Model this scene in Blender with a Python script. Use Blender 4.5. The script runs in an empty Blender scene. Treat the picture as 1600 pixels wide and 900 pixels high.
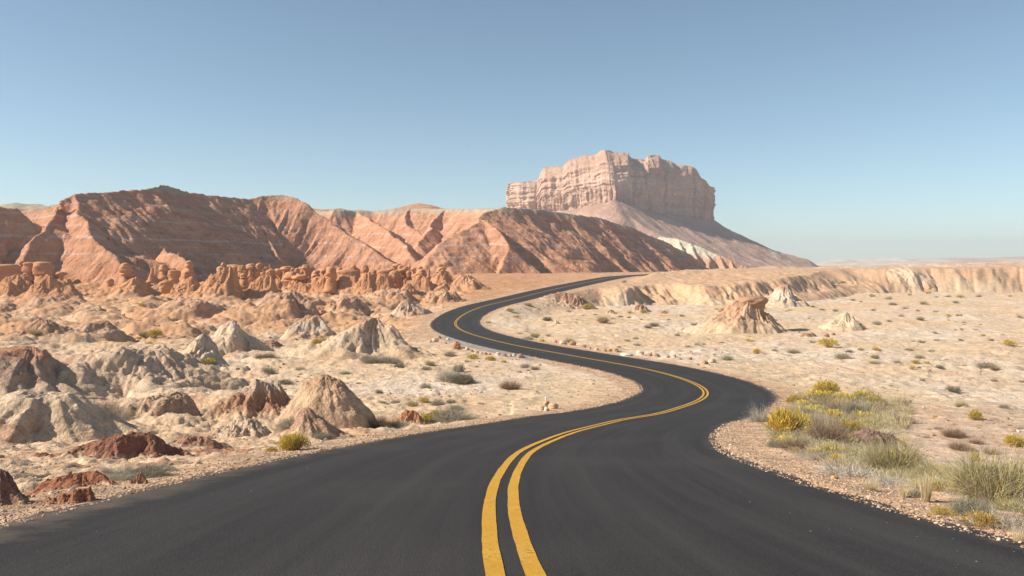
import bpy, math
import numpy as np
SC = bpy.context.scene
R = math.radians
F, HZ, CZ = 1300.0, 412.0, 10.0          # focal length in photo pixels, horizon row, eye height

# ------------------------------------------------------------------ camera, sky, sun, exposure
cam_d = bpy.data.cameras.new('camera'); cam = bpy.data.objects.new('camera', cam_d)
SC.collection.objects.link(cam); SC.camera = cam
cam.location = (0, 0, CZ); cam.rotation_euler = (R(90), 0, 0)
cam_d.sensor_width = 36; cam_d.lens = 36 * F / 1600; cam_d.shift_y = -(450 - HZ) / 1600
cam_d.clip_start = 0.1; cam_d.clip_end = 20000
SUN_AZ = 190.0      # direction towards the sun, degrees from +X towards +Y (180 = straight left)
SUN_EL = 34.0
world = bpy.data.worlds.new('World'); SC.world = world; world.use_nodes = True
wn, wl = world.node_tree.nodes, world.node_tree.links
bg = wn['Background']
sky = wn.new('ShaderNodeTexSky'); sky.sky_type = 'NISHITA'; sky.sun_disc = False
sky.sun_elevation = R(SUN_EL); sky.sun_rotation = R(90 - SUN_AZ)
sky.altitude = 2600; sky.air_density = 1.0; sky.dust_density = 1.3; sky.ozone_density = 0.5
tint = wn.new('ShaderNodeMix'); tint.data_type = 'RGBA'; tint.blend_type = 'MULTIPLY'; tint.inputs['Factor'].default_value = 1
tint.inputs['B'].default_value = (.80, .945, .90, 1); wl.new(sky.outputs[0], tint.inputs['A']); hsv = wn.new('ShaderNodeHueSaturation'); hsv.inputs['Saturation'].default_value = .93; wl.new(tint.outputs['Result'], hsv.inputs['Color']); wl.new(hsv.outputs[0], bg.inputs[0]); bg.inputs[1].default_value = 0.098
sun_d = bpy.data.lights.new('sun', 'SUN'); sun = bpy.data.objects.new('sun', sun_d)
SC.collection.objects.link(sun)
sun_d.energy = 4.9; sun_d.angle = R(0.55); sun_d.color = (1.0, 0.925, 0.80)
sun.rotation_euler = (R(90 - SUN_EL), 0, R(SUN_AZ + 90))
vs = SC.view_settings
vs.view_transform = 'Standard'; vs.look = 'None'; vs.exposure = 0.6; vs.gamma = 1; vs.use_curve_mapping = False
SC.cycles.max_bounces = 6; SC.cycles.diffuse_bounces = 3; SC.cycles.volume_bounces = 0

# ------------------------------------------------------------------ noise
def _h(ix, iy, s):
    h = (ix.astype(np.int64) * 374761393 + iy.astype(np.int64) * 668265263 + s * 974634777) & 0xffffffff
    h = ((h ^ (h >> 13)) * 1274126177) & 0xffffffff
    h = ((h ^ (h >> 15)) * 2246822519) & 0xffffffff
    return (h ^ (h >> 16)) & 0xffffffff
_A = np.arange(256) * (2 * math.pi / 256); _GX, _GY = np.cos(_A), np.sin(_A)
def n2(x, y, s=0):
    x = np.asarray(x, float); y = np.asarray(y, float)
    x, y = np.broadcast_arrays(x, y)
    ix = np.floor(x); iy = np.floor(y); fx = x - ix; fy = y - iy
    u = fx * fx * fx * (fx * (fx * 6 - 15) + 10); v = fy * fy * fy * (fy * (fy * 6 - 15) + 10)
    def g(a, b):
        k = _h(ix + a, iy + b, s) & 255
        return _GX[k] * (fx - a) + _GY[k] * (fy - b)
    a = g(0, 0); b = g(1, 0); c = g(0, 1); d = g(1, 1)
    return 1.5 * (a + (b - a) * u + (c - a) * v + (a - b - c + d) * u * v)
def fbm(x, y, o=4, s=0, gain=.5):
    t = 0; a = 1; 
    for i in range(o):
        t = t + a * n2(x, y, s + i * 17); x = np.asarray(x) * 2.03 + 11.3; y = np.asarray(y) * 2.03 - 7.1; a *= gain
    return t
def ridged(x, y, o=3, s=0, gain=.5):     # 1 on sharp crests
    t = 0; a = 1; n = 0
    for i in range(o):
        t = t + a * (1 - 2 * np.abs(n2(x, y, s + i * 17))); n += a; x = np.asarray(x) * 2.1 + 5.2; y = np.asarray(y) * 2.1 + 1.7; a *= gain
    return t / n
def billow(x, y, o=3, s=0, gain=.5):     # rounded tops, sharp gullies
    return -ridged(x, y, o, s, gain)
def lean_n(f, x, y, k):                   # pushes the noise's crests towards +X so their right sides drop steeply
    h = f(x, y); return f(x - k * h, y)
def n3(x, y, z, s=0):
    return (n2(x + 3.1 * np.sin(z * .9 + s), y + z * .73, s) + n2(y - z * .61, z + x * .37, s + 5) + n2(z + 4.4, x - y * .29, s + 9)) / 1.9
def sst(x, a, b):
    t = np.clip((x - a) / (b - a), 0, 1); return t * t * (3 - 2 * t)
def mix(a, b, t):
    return a + (b - a) * t

# ------------------------------------------------------------------ long profile of the ground along the view
_py = np.array([900, 800, 730, 690, 660, 630, 605, 580, 550, 520, 500, 480, 460, 445, 432.])
_Yk = np.array([4.5, 7.2, 11.5, 17.6, 26.8, 40.7, 50.2, 60, 76, 108, 131, 150, 176, 202, 252.])
_Dk = (_py - HZ) / F * _Yk
_YY = np.concatenate([[-120, -60, 0], _Yk, [290, 340, 500, 1200, 9000]])
_DD = np.concatenate([[-6.5, -6.2, 1.0], _Dk, [3.55, 3.7, 4.0, 4.5, 5.0]])
_T = np.arange(-110, 460, 0.25)
_D = np.interp(_T, _YY, _DD)
def _gs(a, sig):
    n = int(sig * 4 * 3); k = np.exp(-.5 * (np.arange(-n, n + 1) / (sig * 4.)) ** 2); k /= k.sum()
    return np.convolve(np.pad(a, n, mode='edge'), k, mode='valid')
_w = sst(_T, 20, 60)
_D = _gs(_D, 1.2) * (1 - _w) + _gs(_D, 5) * _w
_D = np.where(_T < 5, np.interp(_T, _YY, _DD), _D)
def Dr(Y): return np.where(Y > 455, np.interp(Y, _YY, _DD), np.interp(Y, _T, _D))
_m = _T > 3
_pyT = HZ + F * _D[_m] / _T[_m]; _o = np.argsort(_pyT)
def Yof(py): return np.interp(py, _pyT[_o], _T[_m][_o])
def P3(px, py, Y): return ((px - 800) / F * Y, Y, CZ - (py - HZ) / F * Y)

# ------------------------------------------------------------------ the road's centre line and widths
_C = np.array([(804,900),(790,850),(783,800),(785,760),(813,712),(853,690),(893,675),(933,665),(973,655),(1027,647),(1073,633),(1100,622),(1106,613),(1097,603),(1073,593),(1040,583),(990,572),(940,564),(873,552),(807,540),(757,528),(723,517),(711,507),(715,498),(730,488),(757,478),(800,468),(840,458),(880,449),(923,440),(955,434)], float)
def catmull(P, n=14):
    o = []
    for i in range(len(P) - 1):
        a = P[max(i - 1, 0)]; b = P[i]; c = P[i + 1]; d = P[min(i + 2, len(P) - 1)]
        for k in range(n):
            t = k / n; o.append(.5 * ((2 * b) + (c - a) * t + (2 * a - 5 * b + 4 * c - d) * t * t + (3 * b - a - 3 * c + d) * t ** 3))
    o.append(P[-1]); return np.array(o)
_Cd = catmull(_C)
_Yc = Yof(_Cd[:, 1]); cen = np.stack([(_Cd[:, 0] - 800) / F * _Yc, _Yc], 1)
pre = np.array([[2.6, -40.], [1.6, -20.], [0.9, -8.], [0.35, -1.]])
end_dir = cen[-1] - cen[-20]; end_dir = end_dir / np.linalg.norm(end_dir)
post = np.array([cen[-1] + end_dir * d + np.array([d * d * .004, 0]) for d in (15, 30, 50, 75, 100)])
cen = np.vstack([pre, cen, post])
def resample(P, step):
    s = np.concatenate([[0], np.cumsum(np.linalg.norm(np.diff(P, axis=0), axis=1))]); n = int(s[-1] / step)
    t = np.linspace(0, s[-1], n + 1); return np.stack([np.interp(t, s, P[:, 0]), np.interp(t, s, P[:, 1])], 1)
def smooth_poly(P, sig):
    n = int(3 * sig); k = np.exp(-.5 * (np.arange(-n, n + 1) / sig) ** 2); k /= k.sum()
    Q = P.copy()
    for j in (0, 1):
        a = np.concatenate([2 * P[0, j] - P[n:0:-1, j], P[:, j], 2 * P[-1, j] - P[-2:-n - 2:-1, j]]); Q[:, j] = np.convolve(a, k, mode='valid')
    return Q
cen = resample(cen, 0.5)
_wfar = sst(cen[:, 1], 20, 70)[:, None]
cen = smooth_poly(cen, 2.0) * (1 - _wfar) + smooth_poly(cen, 7.0) * _wfar
cen = resample(cen, 0.5)
tan = np.gradient(cen, axis=0); tan /= np.linalg.norm(tan, axis=1)[:, None]
nor = np.stack([tan[:, 1], -tan[:, 0]], 1)       # towards the right of travel
sarc = np.arange(len(cen)) * 0.5
HWL = np.interp(cen[:, 1], [0, 8, 14, 30, 300], [3.95, 3.9, 3.7, 3.65, 3.7]); HWR = np.interp(cen[:, 1], [0, 15, 30, 300], [3.5, 3.5, 3.75, 3.75])
# distance field to the centre line (negative = left of the road)
_gx = np.arange(-80, 110, 0.5); _gy = np.arange(-45, 345, 0.5)
_GXX, _GYY = np.meshgrid(_gx, _gy)
def _field():
    q = np.stack([_GXX.ravel(), _GYY.ravel()], 1).astype(np.float32); c2 = cen[::2].astype(np.float32)
    best = np.zeros(len(q), int)
    for i in range(0, len(q), 20000):
        dd = ((q[i:i + 20000, None, :] - c2[None]) ** 2).sum(2); best[i:i + 20000] = dd.argmin(1) * 2
    best = np.clip(best, 1, len(cen) - 2)
    d = q - cen[best]; along = (d * tan[best]).sum(1); sg = (d * nor[best]).sum(1)
    dist = np.sign(sg) * np.hypot(sg, np.maximum(np.abs(along) - .6, 0))
    return dist.reshape(_GXX.shape), sarc[best].reshape(_GXX.shape)
FD, FS = _field()
def bil(A, X, Y):
    u = np.clip((X - _gx[0]) / .5, 0, len(_gx) - 1.001); v = np.clip((Y - _gy[0]) / .5, 0, len(_gy) - 1.001)
    i = u.astype(int); j = v.astype(int); a = u - i; b = v - j
    return (A[j, i] * (1 - a) + A[j, i + 1] * a) * (1 - b) + (A[j + 1, i] * (1 - a) + A[j + 1, i + 1] * a) * b
def road_d(X, Y):
    """distance outside the road's edge (negative = on the asphalt) and side (-1 left, 1 right)"""
    d = bil(FD, X, Y)
    out = np.where(d > 0, d - 3.65, -d - 3.7)
    out = out + np.hypot(np.maximum(np.maximum(X - _gx[-1], _gx[0] - X), 0), np.maximum(Y - _gy[-1], 0))
    return out, np.sign(d)

# ------------------------------------------------------------------ the ground's height and colour
def pxof(X, Y): return 800 + F * X / np.maximum(Y, 1)
_bx = np.array([700, 830, 860, 900, 960, 1000, 1060, 1100, 1150, 1200, 1240, 1280, 1340, 1400, 1440, 1600, 2600.])
_bY = np.array([140, 158, 168, 178, 186, 189, 190, 187, 190, 192, 196, 212, 246, 262, 268, 270, 280.])
def ground(X, Y, fine=True):
    X = np.asarray(X, float); Y = np.asarray(Y, float)
    px = pxof(X, Y); rd, side = road_d(X, Y)
    D = Dr(Y)
    # right of the road: a low sandy plain, then an eroded bluff, then a gentle plateau
    rim = np.interp(px, _bx, _bY) + (9 - 5 * sst(px, 1290, 1440)) * fbm(X * .05, Y * .02, 3, 3) + 2.5 * ridged(X * .22, Y * .05, 2, 8)
    right = (side > 0) & (Y > 60)
    far_r = sst(px, 1290, 1440)
    Dpl = np.interp(Y, [100, 130, 180, 280, 320], [8.9, 9.1, 9.1, 9.1, 9.1]) + .25 * fbm(X * .03, Y * .03, 3, 21)
    top = np.interp(Y, [185, 215, 250, 300, 360, 520], [5.6, 4.2, 2.7, 1.7, 2.4, 5.0]); top = mix(D, top, sst(px, 930, 1040))
    topf = np.interp(Y, [200, 270, 300, 360, 520], [3.2, 1.5, 1.2, 1.6, 5.0]); top = mix(top, topf, far_r)
    wid = mix(15. + 11. * fbm(X * .06, Y * .02, 2, 33), 13., far_r) + 40 * np.exp(-((px - 1305) / 75) ** 2)
    face = sst(Y - rim, 0, 1); face = np.clip((Y - rim) / wid, 0, 1); face = face ** 0.8
    Dright = mix(Dpl, top, face)
    m = sst(rd, 2.0, 9.0) * sst(Y, 95, 112) * (side > 0)
    D = mix(D, Dright, m)
    z = CZ - D
    off = sst(rd, 0.6, 4.0)
    # right foreground: the ground drops off the gravel shoulder into a scrubby hollow
    nearR = (side > 0) * sst(Y, 4, 9) * (1 - sst(Y, 40, 75)) * (X > 0)
    z = z - nearR * (0.55 * sst(rd, 1.8, 4.5)) * (1 - .8 * sst(Y, 17, 24) * (1 - sst(rd, 9, 13)))
    # left foreground hollow beside the shoulder
    nearL = (side < 0) * sst(Y, 5, 9) * (1 - sst(Y, 26, 45)) * (X < 0)
    z = z - nearL * (0.30 * sst(rd, 1.2, 3.0))
    # relief
    A = 0.12 + 0.10 * sst(Y, 30, 120)
    z = z + off * A * fbm(X * .11, Y * .11, 4, 40)
    left = np.where(side < 0, 1., 0.) * (1 - sst(px, 690, 760)) + (Y > 340) * 0
    bad = left * sst(Y, 78, 110) * (1 - sst(Y, 420, 520)) * sst(rd, 1.0, 9)
    wq = 2.5 * n2(X * .06, Y * .06, 2)
    b1 = lean_n(lambda a, b: billow((a + wq) * .062, b * .055, 3, 50), X, Y, 4.5)
    b2 = lean_n(lambda a, b: billow(a * .21, b * .13, 3, 57), X, Y, 1.2)
    z = z + bad * (2.3 * (b1 + .25) + .55 * b2)
    mid = left * sst(Y, 24, 34) * (1 - sst(Y, 78, 100)) * sst(rd, 1.5, 8) * (1 - sst(px, 330, 520))
    z = z + mid * (.85 * lean_n(lambda a, b: billow(a * .10, b * .11, 5, 61, .55), X, Y, 3.0) * 1.5 + .45)
    nl = (side < 0) * sst(Y, 6, 9) * (1 - sst(Y, 26, 40)) * sst(rd, .8, 2.5)
    z = z + nl * (.10 * billow(X * .9, Y * .9, 4, 66, .6) + .16 * lean_n(lambda a, b: billow(a * .33, b * .33, 3, 69), X, Y, .8))
    # plateau and bluff texture on the right
    pr = m * np.clip((Y - rim) / 8, 0, 1) * (1 - sst(Y, 330, 420))
    z = z + bad * .26 * lean_n(lambda a, b: billow(a * .55, b * .42, 3, 64, .6), X, Y, .5)
    z = z + pr * (.55 * fbm(X * .035, Y * .05, 3, 71) + .28 * billow(X * .16, Y * .10, 3, 75)) * (1 - .6 * far_r)
    fz = m * np.exp(-((Y - rim - wid * .45) / (np.minimum(wid, 18) * .55)) ** 2)
    z = z - fz * ((.62 - .48 * far_r) * (1 + billow(X * .42 + .5 * n2(X * .2, Y * .2, 5), Y * .08, 2, 79)) + far_r * (.32 * (1 + billow(X * .09, Y * .05, 3, 80)) + .7 * (1 - sst(np.abs(n2(X * .075 + .1 * n2(X * .3, Y * .3, 4), Y * .01, 81)), 0, .05))) + (1 - far_r) * .6 * (1 + lean_n(lambda a, b: billow(a * .11, b * .06, 3, 83), X, Y, 3.)))
    # far-left and far-behind desert stays low so the ridges carry the skyline
    z = z + off * (side > 0) * sst(Y, 30, 60) * (1 - sst(Y, 260, 330)) * .16 * lean_n(lambda a, b: billow(a * .34, b * .26, 3, 87, .6), X, Y, .5)
    # small scale clods
    if fine:
        z = z + off * (.035 * fbm(X * 1.1, Y * 1.1, 3, 90) + .02 * billow(X * 3.1, Y * 3.1, 2, 95)) * (1 + 1.3 * left)
        hum = sst(n2(X * .35, Y * .35, 97), .15, .6)
        z = z + off * .10 * hum * sst(fbm(X * 1.3, Y * 1.3, 2, 99), -.1, .5) * sst(Y, 12, 40)
    # the road bed
    z = z - 0.07 * (1 - sst(rd, -0.35, 0.02)) - .05 * sst(rd, .0, .5) * (1 - sst(rd, 3, 6)) * 0.6
    return z
def lin(r, g, b): 
    return np.array([((v / 255.) / 12.92 if v < 10 else ((v / 255. + .055) / 1.055) ** 2.4) for v in (r, g, b)])
SAND = np.array([.645, .468, .305]); PALE = np.array([.65, .51, .385]); CLAY = np.array([.49, .26, .135]); PINK = np.array([.56, .355, .215])
RED = np.array([.27, .105, .06]); GRAV = np.array([.46, .30, .19]); ORNG = np.array([.50, .25, .125]); GREY = np.array([.30, .275, .25]); BROWN = np.array([.33, .19, .12])
def gcolor(X, Y):
    px = pxof(X, Y); rd, side = road_d(X, Y)
    def c3(t): return np.asarray(t)[..., None]
    a = fbm(X * .045, Y * .045, 4, 101); b = fbm(X * .3, Y * .3, 4, 103); c = fbm(X * 1.4, Y * 1.4, 3, 107)
    col = mix(SAND, PALE, c3(sst(a + .3 * b, -.2, .6)))
    col = mix(col, PINK, c3(.62 * sst(b + .4 * c - .3 * a, -.05, .6)))
    col = mix(col, CLAY * 1.15, c3(.18 * sst(fbm(X * .09, Y * .2, 4, 109), .1, .6)))
    left = (side < 0)
    # left badlands get redder with distance
    t = left * sst(Y + 16 * a + 8 * b, 72, 112) * (1 - sst(px, 800, 900))
    col = mix(col, mix(CLAY, PINK, c3(sst(b + 1.3 * a, -.2, .9))), c3(.9 * t))
    t = left * sst(Y, 170, 195); col = mix(col, ORNG, c3(.75 * t))
    # far plateau
    rim = np.interp(px, _bx, _bY)
    t = (side > 0) * sst(Y - rim + 4 * b, -1, 9); 
    col = mix(col, mix(PINK, ORNG * 1.15, c3(.05 + .35 * sst(b, -.2, .6))), c3(.9 * t))
    t = (side > 0) * np.exp(-((Y - rim - 2.5) / 3.2) ** 2) * sst(Y, 120, 150); col = mix(col, mix(SAND * .97, CLAY * 1.12, c3((.45 - .3 * sst(px, 1290, 1440)) + sst(n2(X * .12, Y * .05, 7) + b * .7, -.25, .6) * .6)), c3(.8 * t))
    # left foreground red earth, pale crusts
    t = left * (1 - sst(Y, 22, 34)) * sst(rd, .3, 1.5) * (X < 0)
    e = fbm(X * .45, Y * .45, 4, 113)
    col = mix(col, mix(PINK, SAND, c3(sst(c, -.4, .4))), c3(.6 * t)); col = mix(col, np.array([.40, .18, .10]), c3(t * sst(e, .0, .5) * .85))
    t = left * sst(Y, 28, 40) * (1 - sst(Y, 90, 120)) * (1 - sst(px, 330, 480)); col = mix(col, mix(np.array([.55, .41, .29]), PINK, c3(sst(b, -.4, .4))), c3(.65 * t)); col = mix(col, BROWN * 1.15, c3(t * .6 * sst(a + .7 * b, .25, .7)))
    # gravel shoulder
    t = (1 - sst(rd + .35 * c, .7, 1.9)); col = mix(col, mix(GRAV, PINK * 1.02, c3(sst(c, -.5, .5))), c3(t * .9))
    # grey turnout on the outside of the far bend
    s = bil(FS, X, Y); pt = left * sst(px, 684, 700) * (1 - sst(px, 822, 840)) * (1 - sst(rd, 1.3, 1.7)) * (Y > 60) * (Y < 125)
    col = mix(col, GREY, c3(pt * .9))
    # right hollow: browner soil under scrub
    t = (side > 0) * sst(Y, 5, 9) * (1 - sst(Y, 34, 44)) * sst(rd, 1.6, 3) * (X > 0); col = mix(col, np.array([.50, .33, .235]), c3(.6 * t * sst(b + .4, -.4, .5)))
    v = 1 + .12 * c + .08 * b + .10 * n2(X * 4.1, Y * 4.1, 119)
    return np.clip(col * c3(v), .02, .75)

# ------------------------------------------------------------------ scene helpers
COL = SC.collection
def mesh_np(name, V, Q, mats, cols=None, smooth=True, uv=None, midx=None):
    """V (n,3), Q (m,4) or (m,3); cols per vertex"""
    me = bpy.data.meshes.new(name); V = np.ascontiguousarray(V, np.float32); Q = np.ascontiguousarray(Q, np.int32); k = Q.shape[1]
    me.vertices.add(len(V)); me.vertices.foreach_set('co', V.ravel())
    me.loops.add(Q.size); me.loops.foreach_set('vertex_index', Q.ravel())
    me.polygons.add(len(Q)); me.polygons.foreach_set('loop_start', np.arange(0, Q.size, k, dtype=np.int32))
    if smooth: me.polygons.foreach_set('use_smooth', np.ones(len(Q), bool))
    else: me.polygons.foreach_set('use_smooth', np.zeros(len(Q), bool))
    me.update(calc_edges=True); me.validate()
    if cols is not None:
        c = np.ones((len(V), 4), np.float32); c[:, :3] = cols
        at = me.color_attributes.new('Soil', 'FLOAT_COLOR', 'POINT'); at.data.foreach_set('color', c.ravel())
    if uv is not None:
        l = me.uv_layers.new(name='UVMap'); l.data.foreach_set('uv', np.ascontiguousarray(uv, np.float32)[Q.ravel()].ravel())
    for m in (mats if isinstance(mats, (list, tuple)) else [mats]): me.materials.append(m)
    if midx is not None: me.polygons.foreach_set('material_index', np.asarray(midx, np.int32))
    return me
def link(name, me, parent=None, loc=(0, 0, 0)):
    o = bpy.data.objects.new(name, me); COL.objects.link(o); o.location = loc
    if parent is not None: o.parent = parent
    return o
def tag(o, label=None, cat=None, group=None, kind=None):
    for k, v in (('label', label), ('category', cat), ('group', group), ('kind', kind)):
        if v: o[k] = v
    return o
def gridq(n, m, wrap=False):
    """quads of an n x m vertex grid (rows n)"""
    i = np.arange(n - 1)[:, None]; j = np.arange(m if wrap else m - 1)[None]; j2 = (j + 1) % m
    q = np.stack([i * m + j, i * m + j2, (i + 1) * m + j2, (i + 1) * m + j], -1); return q.reshape(-1, 4)

# ------------------------------------------------------------------ materials
def newmat(name):
    m = bpy.data.materials.new(name); m.use_nodes = True; nt = m.node_tree; b = nt.nodes['Principled BSDF']
    b.inputs['Roughness'].default_value = .95; b.inputs['Specular IOR Level'].default_value = .12
    return m, nt, b
def N(nt, t, **kw):
    n = nt.nodes.new(t)
    for k, v in kw.items():
        if k in n.inputs: n.inputs[k].default_value = v
        else: setattr(n, k, v)
    return n
def mmath(nt, op, a, b=None, clamp=False):
    n = nt.nodes.new('ShaderNodeMath'); n.operation = op; n.use_clamp = clamp
    for i, v in enumerate((a, b)):
        if v is None: continue
        if isinstance(v, (int, float)): n.inputs[i].default_value = v
        else: nt.links.new(v, n.inputs[i])
    return n.outputs[0]
def mrange(nt, v, a, b, c=0., d=1.):
    n = nt.nodes.new('ShaderNodeMapRange'); nt.links.new(v, n.inputs['Value'])
    for k, x in (('From Min', a), ('From Max', b), ('To Min', c), ('To Max', d)): n.inputs[k].default_value = x
    return n.outputs[0]
def cmix(nt, fac, a, b, mode='MIX'):
    n = nt.nodes.new('ShaderNodeMix'); n.data_type = 'RGBA'; n.blend_type = mode
    for s, v in ((n.inputs['Factor'], fac), (n.inputs['A'], a), (n.inputs['B'], b)):
        if isinstance(v, (int, float)): s.default_value = v
        elif isinstance(v, (tuple, list, np.ndarray)): s.default_value = (*[float(q) for q in v[:3]], 1)
        else: nt.links.new(v, s)
    return n.outputs['Result']
def soil_mat(name, scales=(2.2, 14.), amp=(.35, .22), bump=((1.5, .10), (9., .02), (45., .006)), bands=None, stretch=(1, 1, 1)):
    """earth or rock: the surface's own colour from the Soil attribute, varied by noise, with relief"""
    m, nt, b = newmat(name); L = nt.links
    at = N(nt, 'ShaderNodeAttribute', attribute_name='Soil')
    tc = N(nt, 'ShaderNodeNewGeometry'); mp = N(nt, 'ShaderNodeMapping'); mp.inputs['Scale'].default_value = stretch
    L.new(tc.outputs['Position'], mp.inputs['Vector']); col = at.outputs['Color']
    for s, a in zip(scales, amp):
        n = N(nt, 'ShaderNodeTexNoise', Scale=s, Detail=6, Roughness=.62); L.new(mp.outputs[0], n.inputs['Vector'])
        v = mrange(nt, n.outputs['Fac'], .3, .7, 1 - a, 1 + a)
        vv = N(nt, 'ShaderNodeCombineColor'); [L.new(v, vv.inputs[i]) for i in range(3)]
        col = cmix(nt, 1., col, vv.outputs[0], 'MULTIPLY')
    if bands:
        for (z0, w, c, f) in bands:      # thin strata of another colour at fixed heights
            sx = N(nt, 'ShaderNodeSeparateXYZ'); L.new(tc.outputs['Position'], sx.inputs[0])
            n = N(nt, 'ShaderNodeTexNoise', Scale=.05, Detail=5); L.new(tc.outputs['Position'], n.inputs['Vector'])
            zz = mmath(nt, 'ADD', sx.outputs['Z'], mmath(nt, 'MULTIPLY', n.outputs['Fac'], 3.))
            d = mmath(nt, 'ABSOLUTE', mmath(nt, 'SUBTRACT', zz, z0 + 1.5)); t = mrange(nt, d, w, w * .3, 0, f)
            n2_ = N(nt, 'ShaderNodeTexNoise', Scale=.22, Detail=5, Roughness=.7); L.new(tc.outputs['Position'], n2_.inputs['Vector'])
            t = mmath(nt, 'MULTIPLY', t, mrange(nt, n2_.outputs['Fac'], .38, .55), True)
            col = cmix(nt, t, col, c)
    L.new(col, b.inputs['Base Color'])
    prev = None
    for s, dist in bump:
        n = N(nt, 'ShaderNodeTexNoise', Scale=s, Detail=5, Roughness=.6); L.new(mp.outputs[0], n.inputs['Vector'])
        bp = N(nt, 'ShaderNodeBump', Distance=dist, Strength=1.0); L.new(n.outputs['Fac'], bp.inputs['Height'])
        if prev: L.new(prev, bp.inputs['Normal'])
        prev = bp.outputs['Normal']
    L.new(prev, b.inputs['Normal'])
    return m
M_ground = soil_mat('desert_soil', (.7, 9.), (.16, .22), ((.9, .22), (5., .05), (40., .012)))
M_mound = soil_mat('mound_clay', (1.6, 11.), (.16, .22), ((1.6, .16), (4., .10), (11., .05), (50., .012)))
M_red = soil_mat('red_rock', (.35, 2.6), (.13, .15), ((.25, 1.0), (1.2, .45), (5., .12)),
                 bands=[(20.3, .25, (.60, .42, .35), .45), (30.2, .25, (.6, .44, .38), .45), (14.8, .2, (.60, .42, .35), .4), (17.2, .55, (.66, .50, .44), .6), (23.3, .45, (.64, .48, .42), .5), (27.5, .35, (.60, .42, .36), .5), (12.6, .35, (.62, .46, .4), .5)], stretch=(1, 1, 1.3))
M_hoodoo = soil_mat('goblin_sandstone', (.7, 5.), (.12, .15), ((.6, .35), (2.5, .12), (12., .03)), stretch=(1, 1, 2.2))
M_butte = soil_mat('butte_sandstone', (.06, .5), (.16, .16), ((.07, 2.6), (.35, 1.0), (1.5, .25)), stretch=(1, 1, 1.1))
M_far = soil_mat('far_slickrock', (.02, .15), (.15, .18), ((.02, 6), (.1, 2.)))
M_stone = soil_mat('stone', (3., 20.), (.2, .2), ((4., .05), (30., .01)))

# ------------------------------------------------------------------ ground sheet (a fan whose rows follow distance)
def build_ground():
    a = np.concatenate([np.linspace(-105, -38, 120)[:-1], np.linspace(-38, 38, 980), np.linspace(38, 105, 120)[1:]])
    r = [1.5]
    while r[-1] < 4800:
        q = r[-1]
        st = .06 if q < 15 else (q * .0042 if q < 165 else (.45 if q < 300 else q * .012)); r.append(q + st)
    r = np.array(r); A, RR = np.meshgrid(R(1) * a, r)
    X = RR * np.sin(A); Y = -12 + RR * np.cos(A)
    Z = ground(X, Y); C = gcolor(X, Y)
    V = np.stack([X, Y, Z], -1).reshape(-1, 3)
    me = mesh_np('ground', V, gridq(*X.shape)[:, ::-1], M_ground, C.reshape(-1, 3))
    return tag(link('ground', me), kind='structure')
build_ground()

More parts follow.
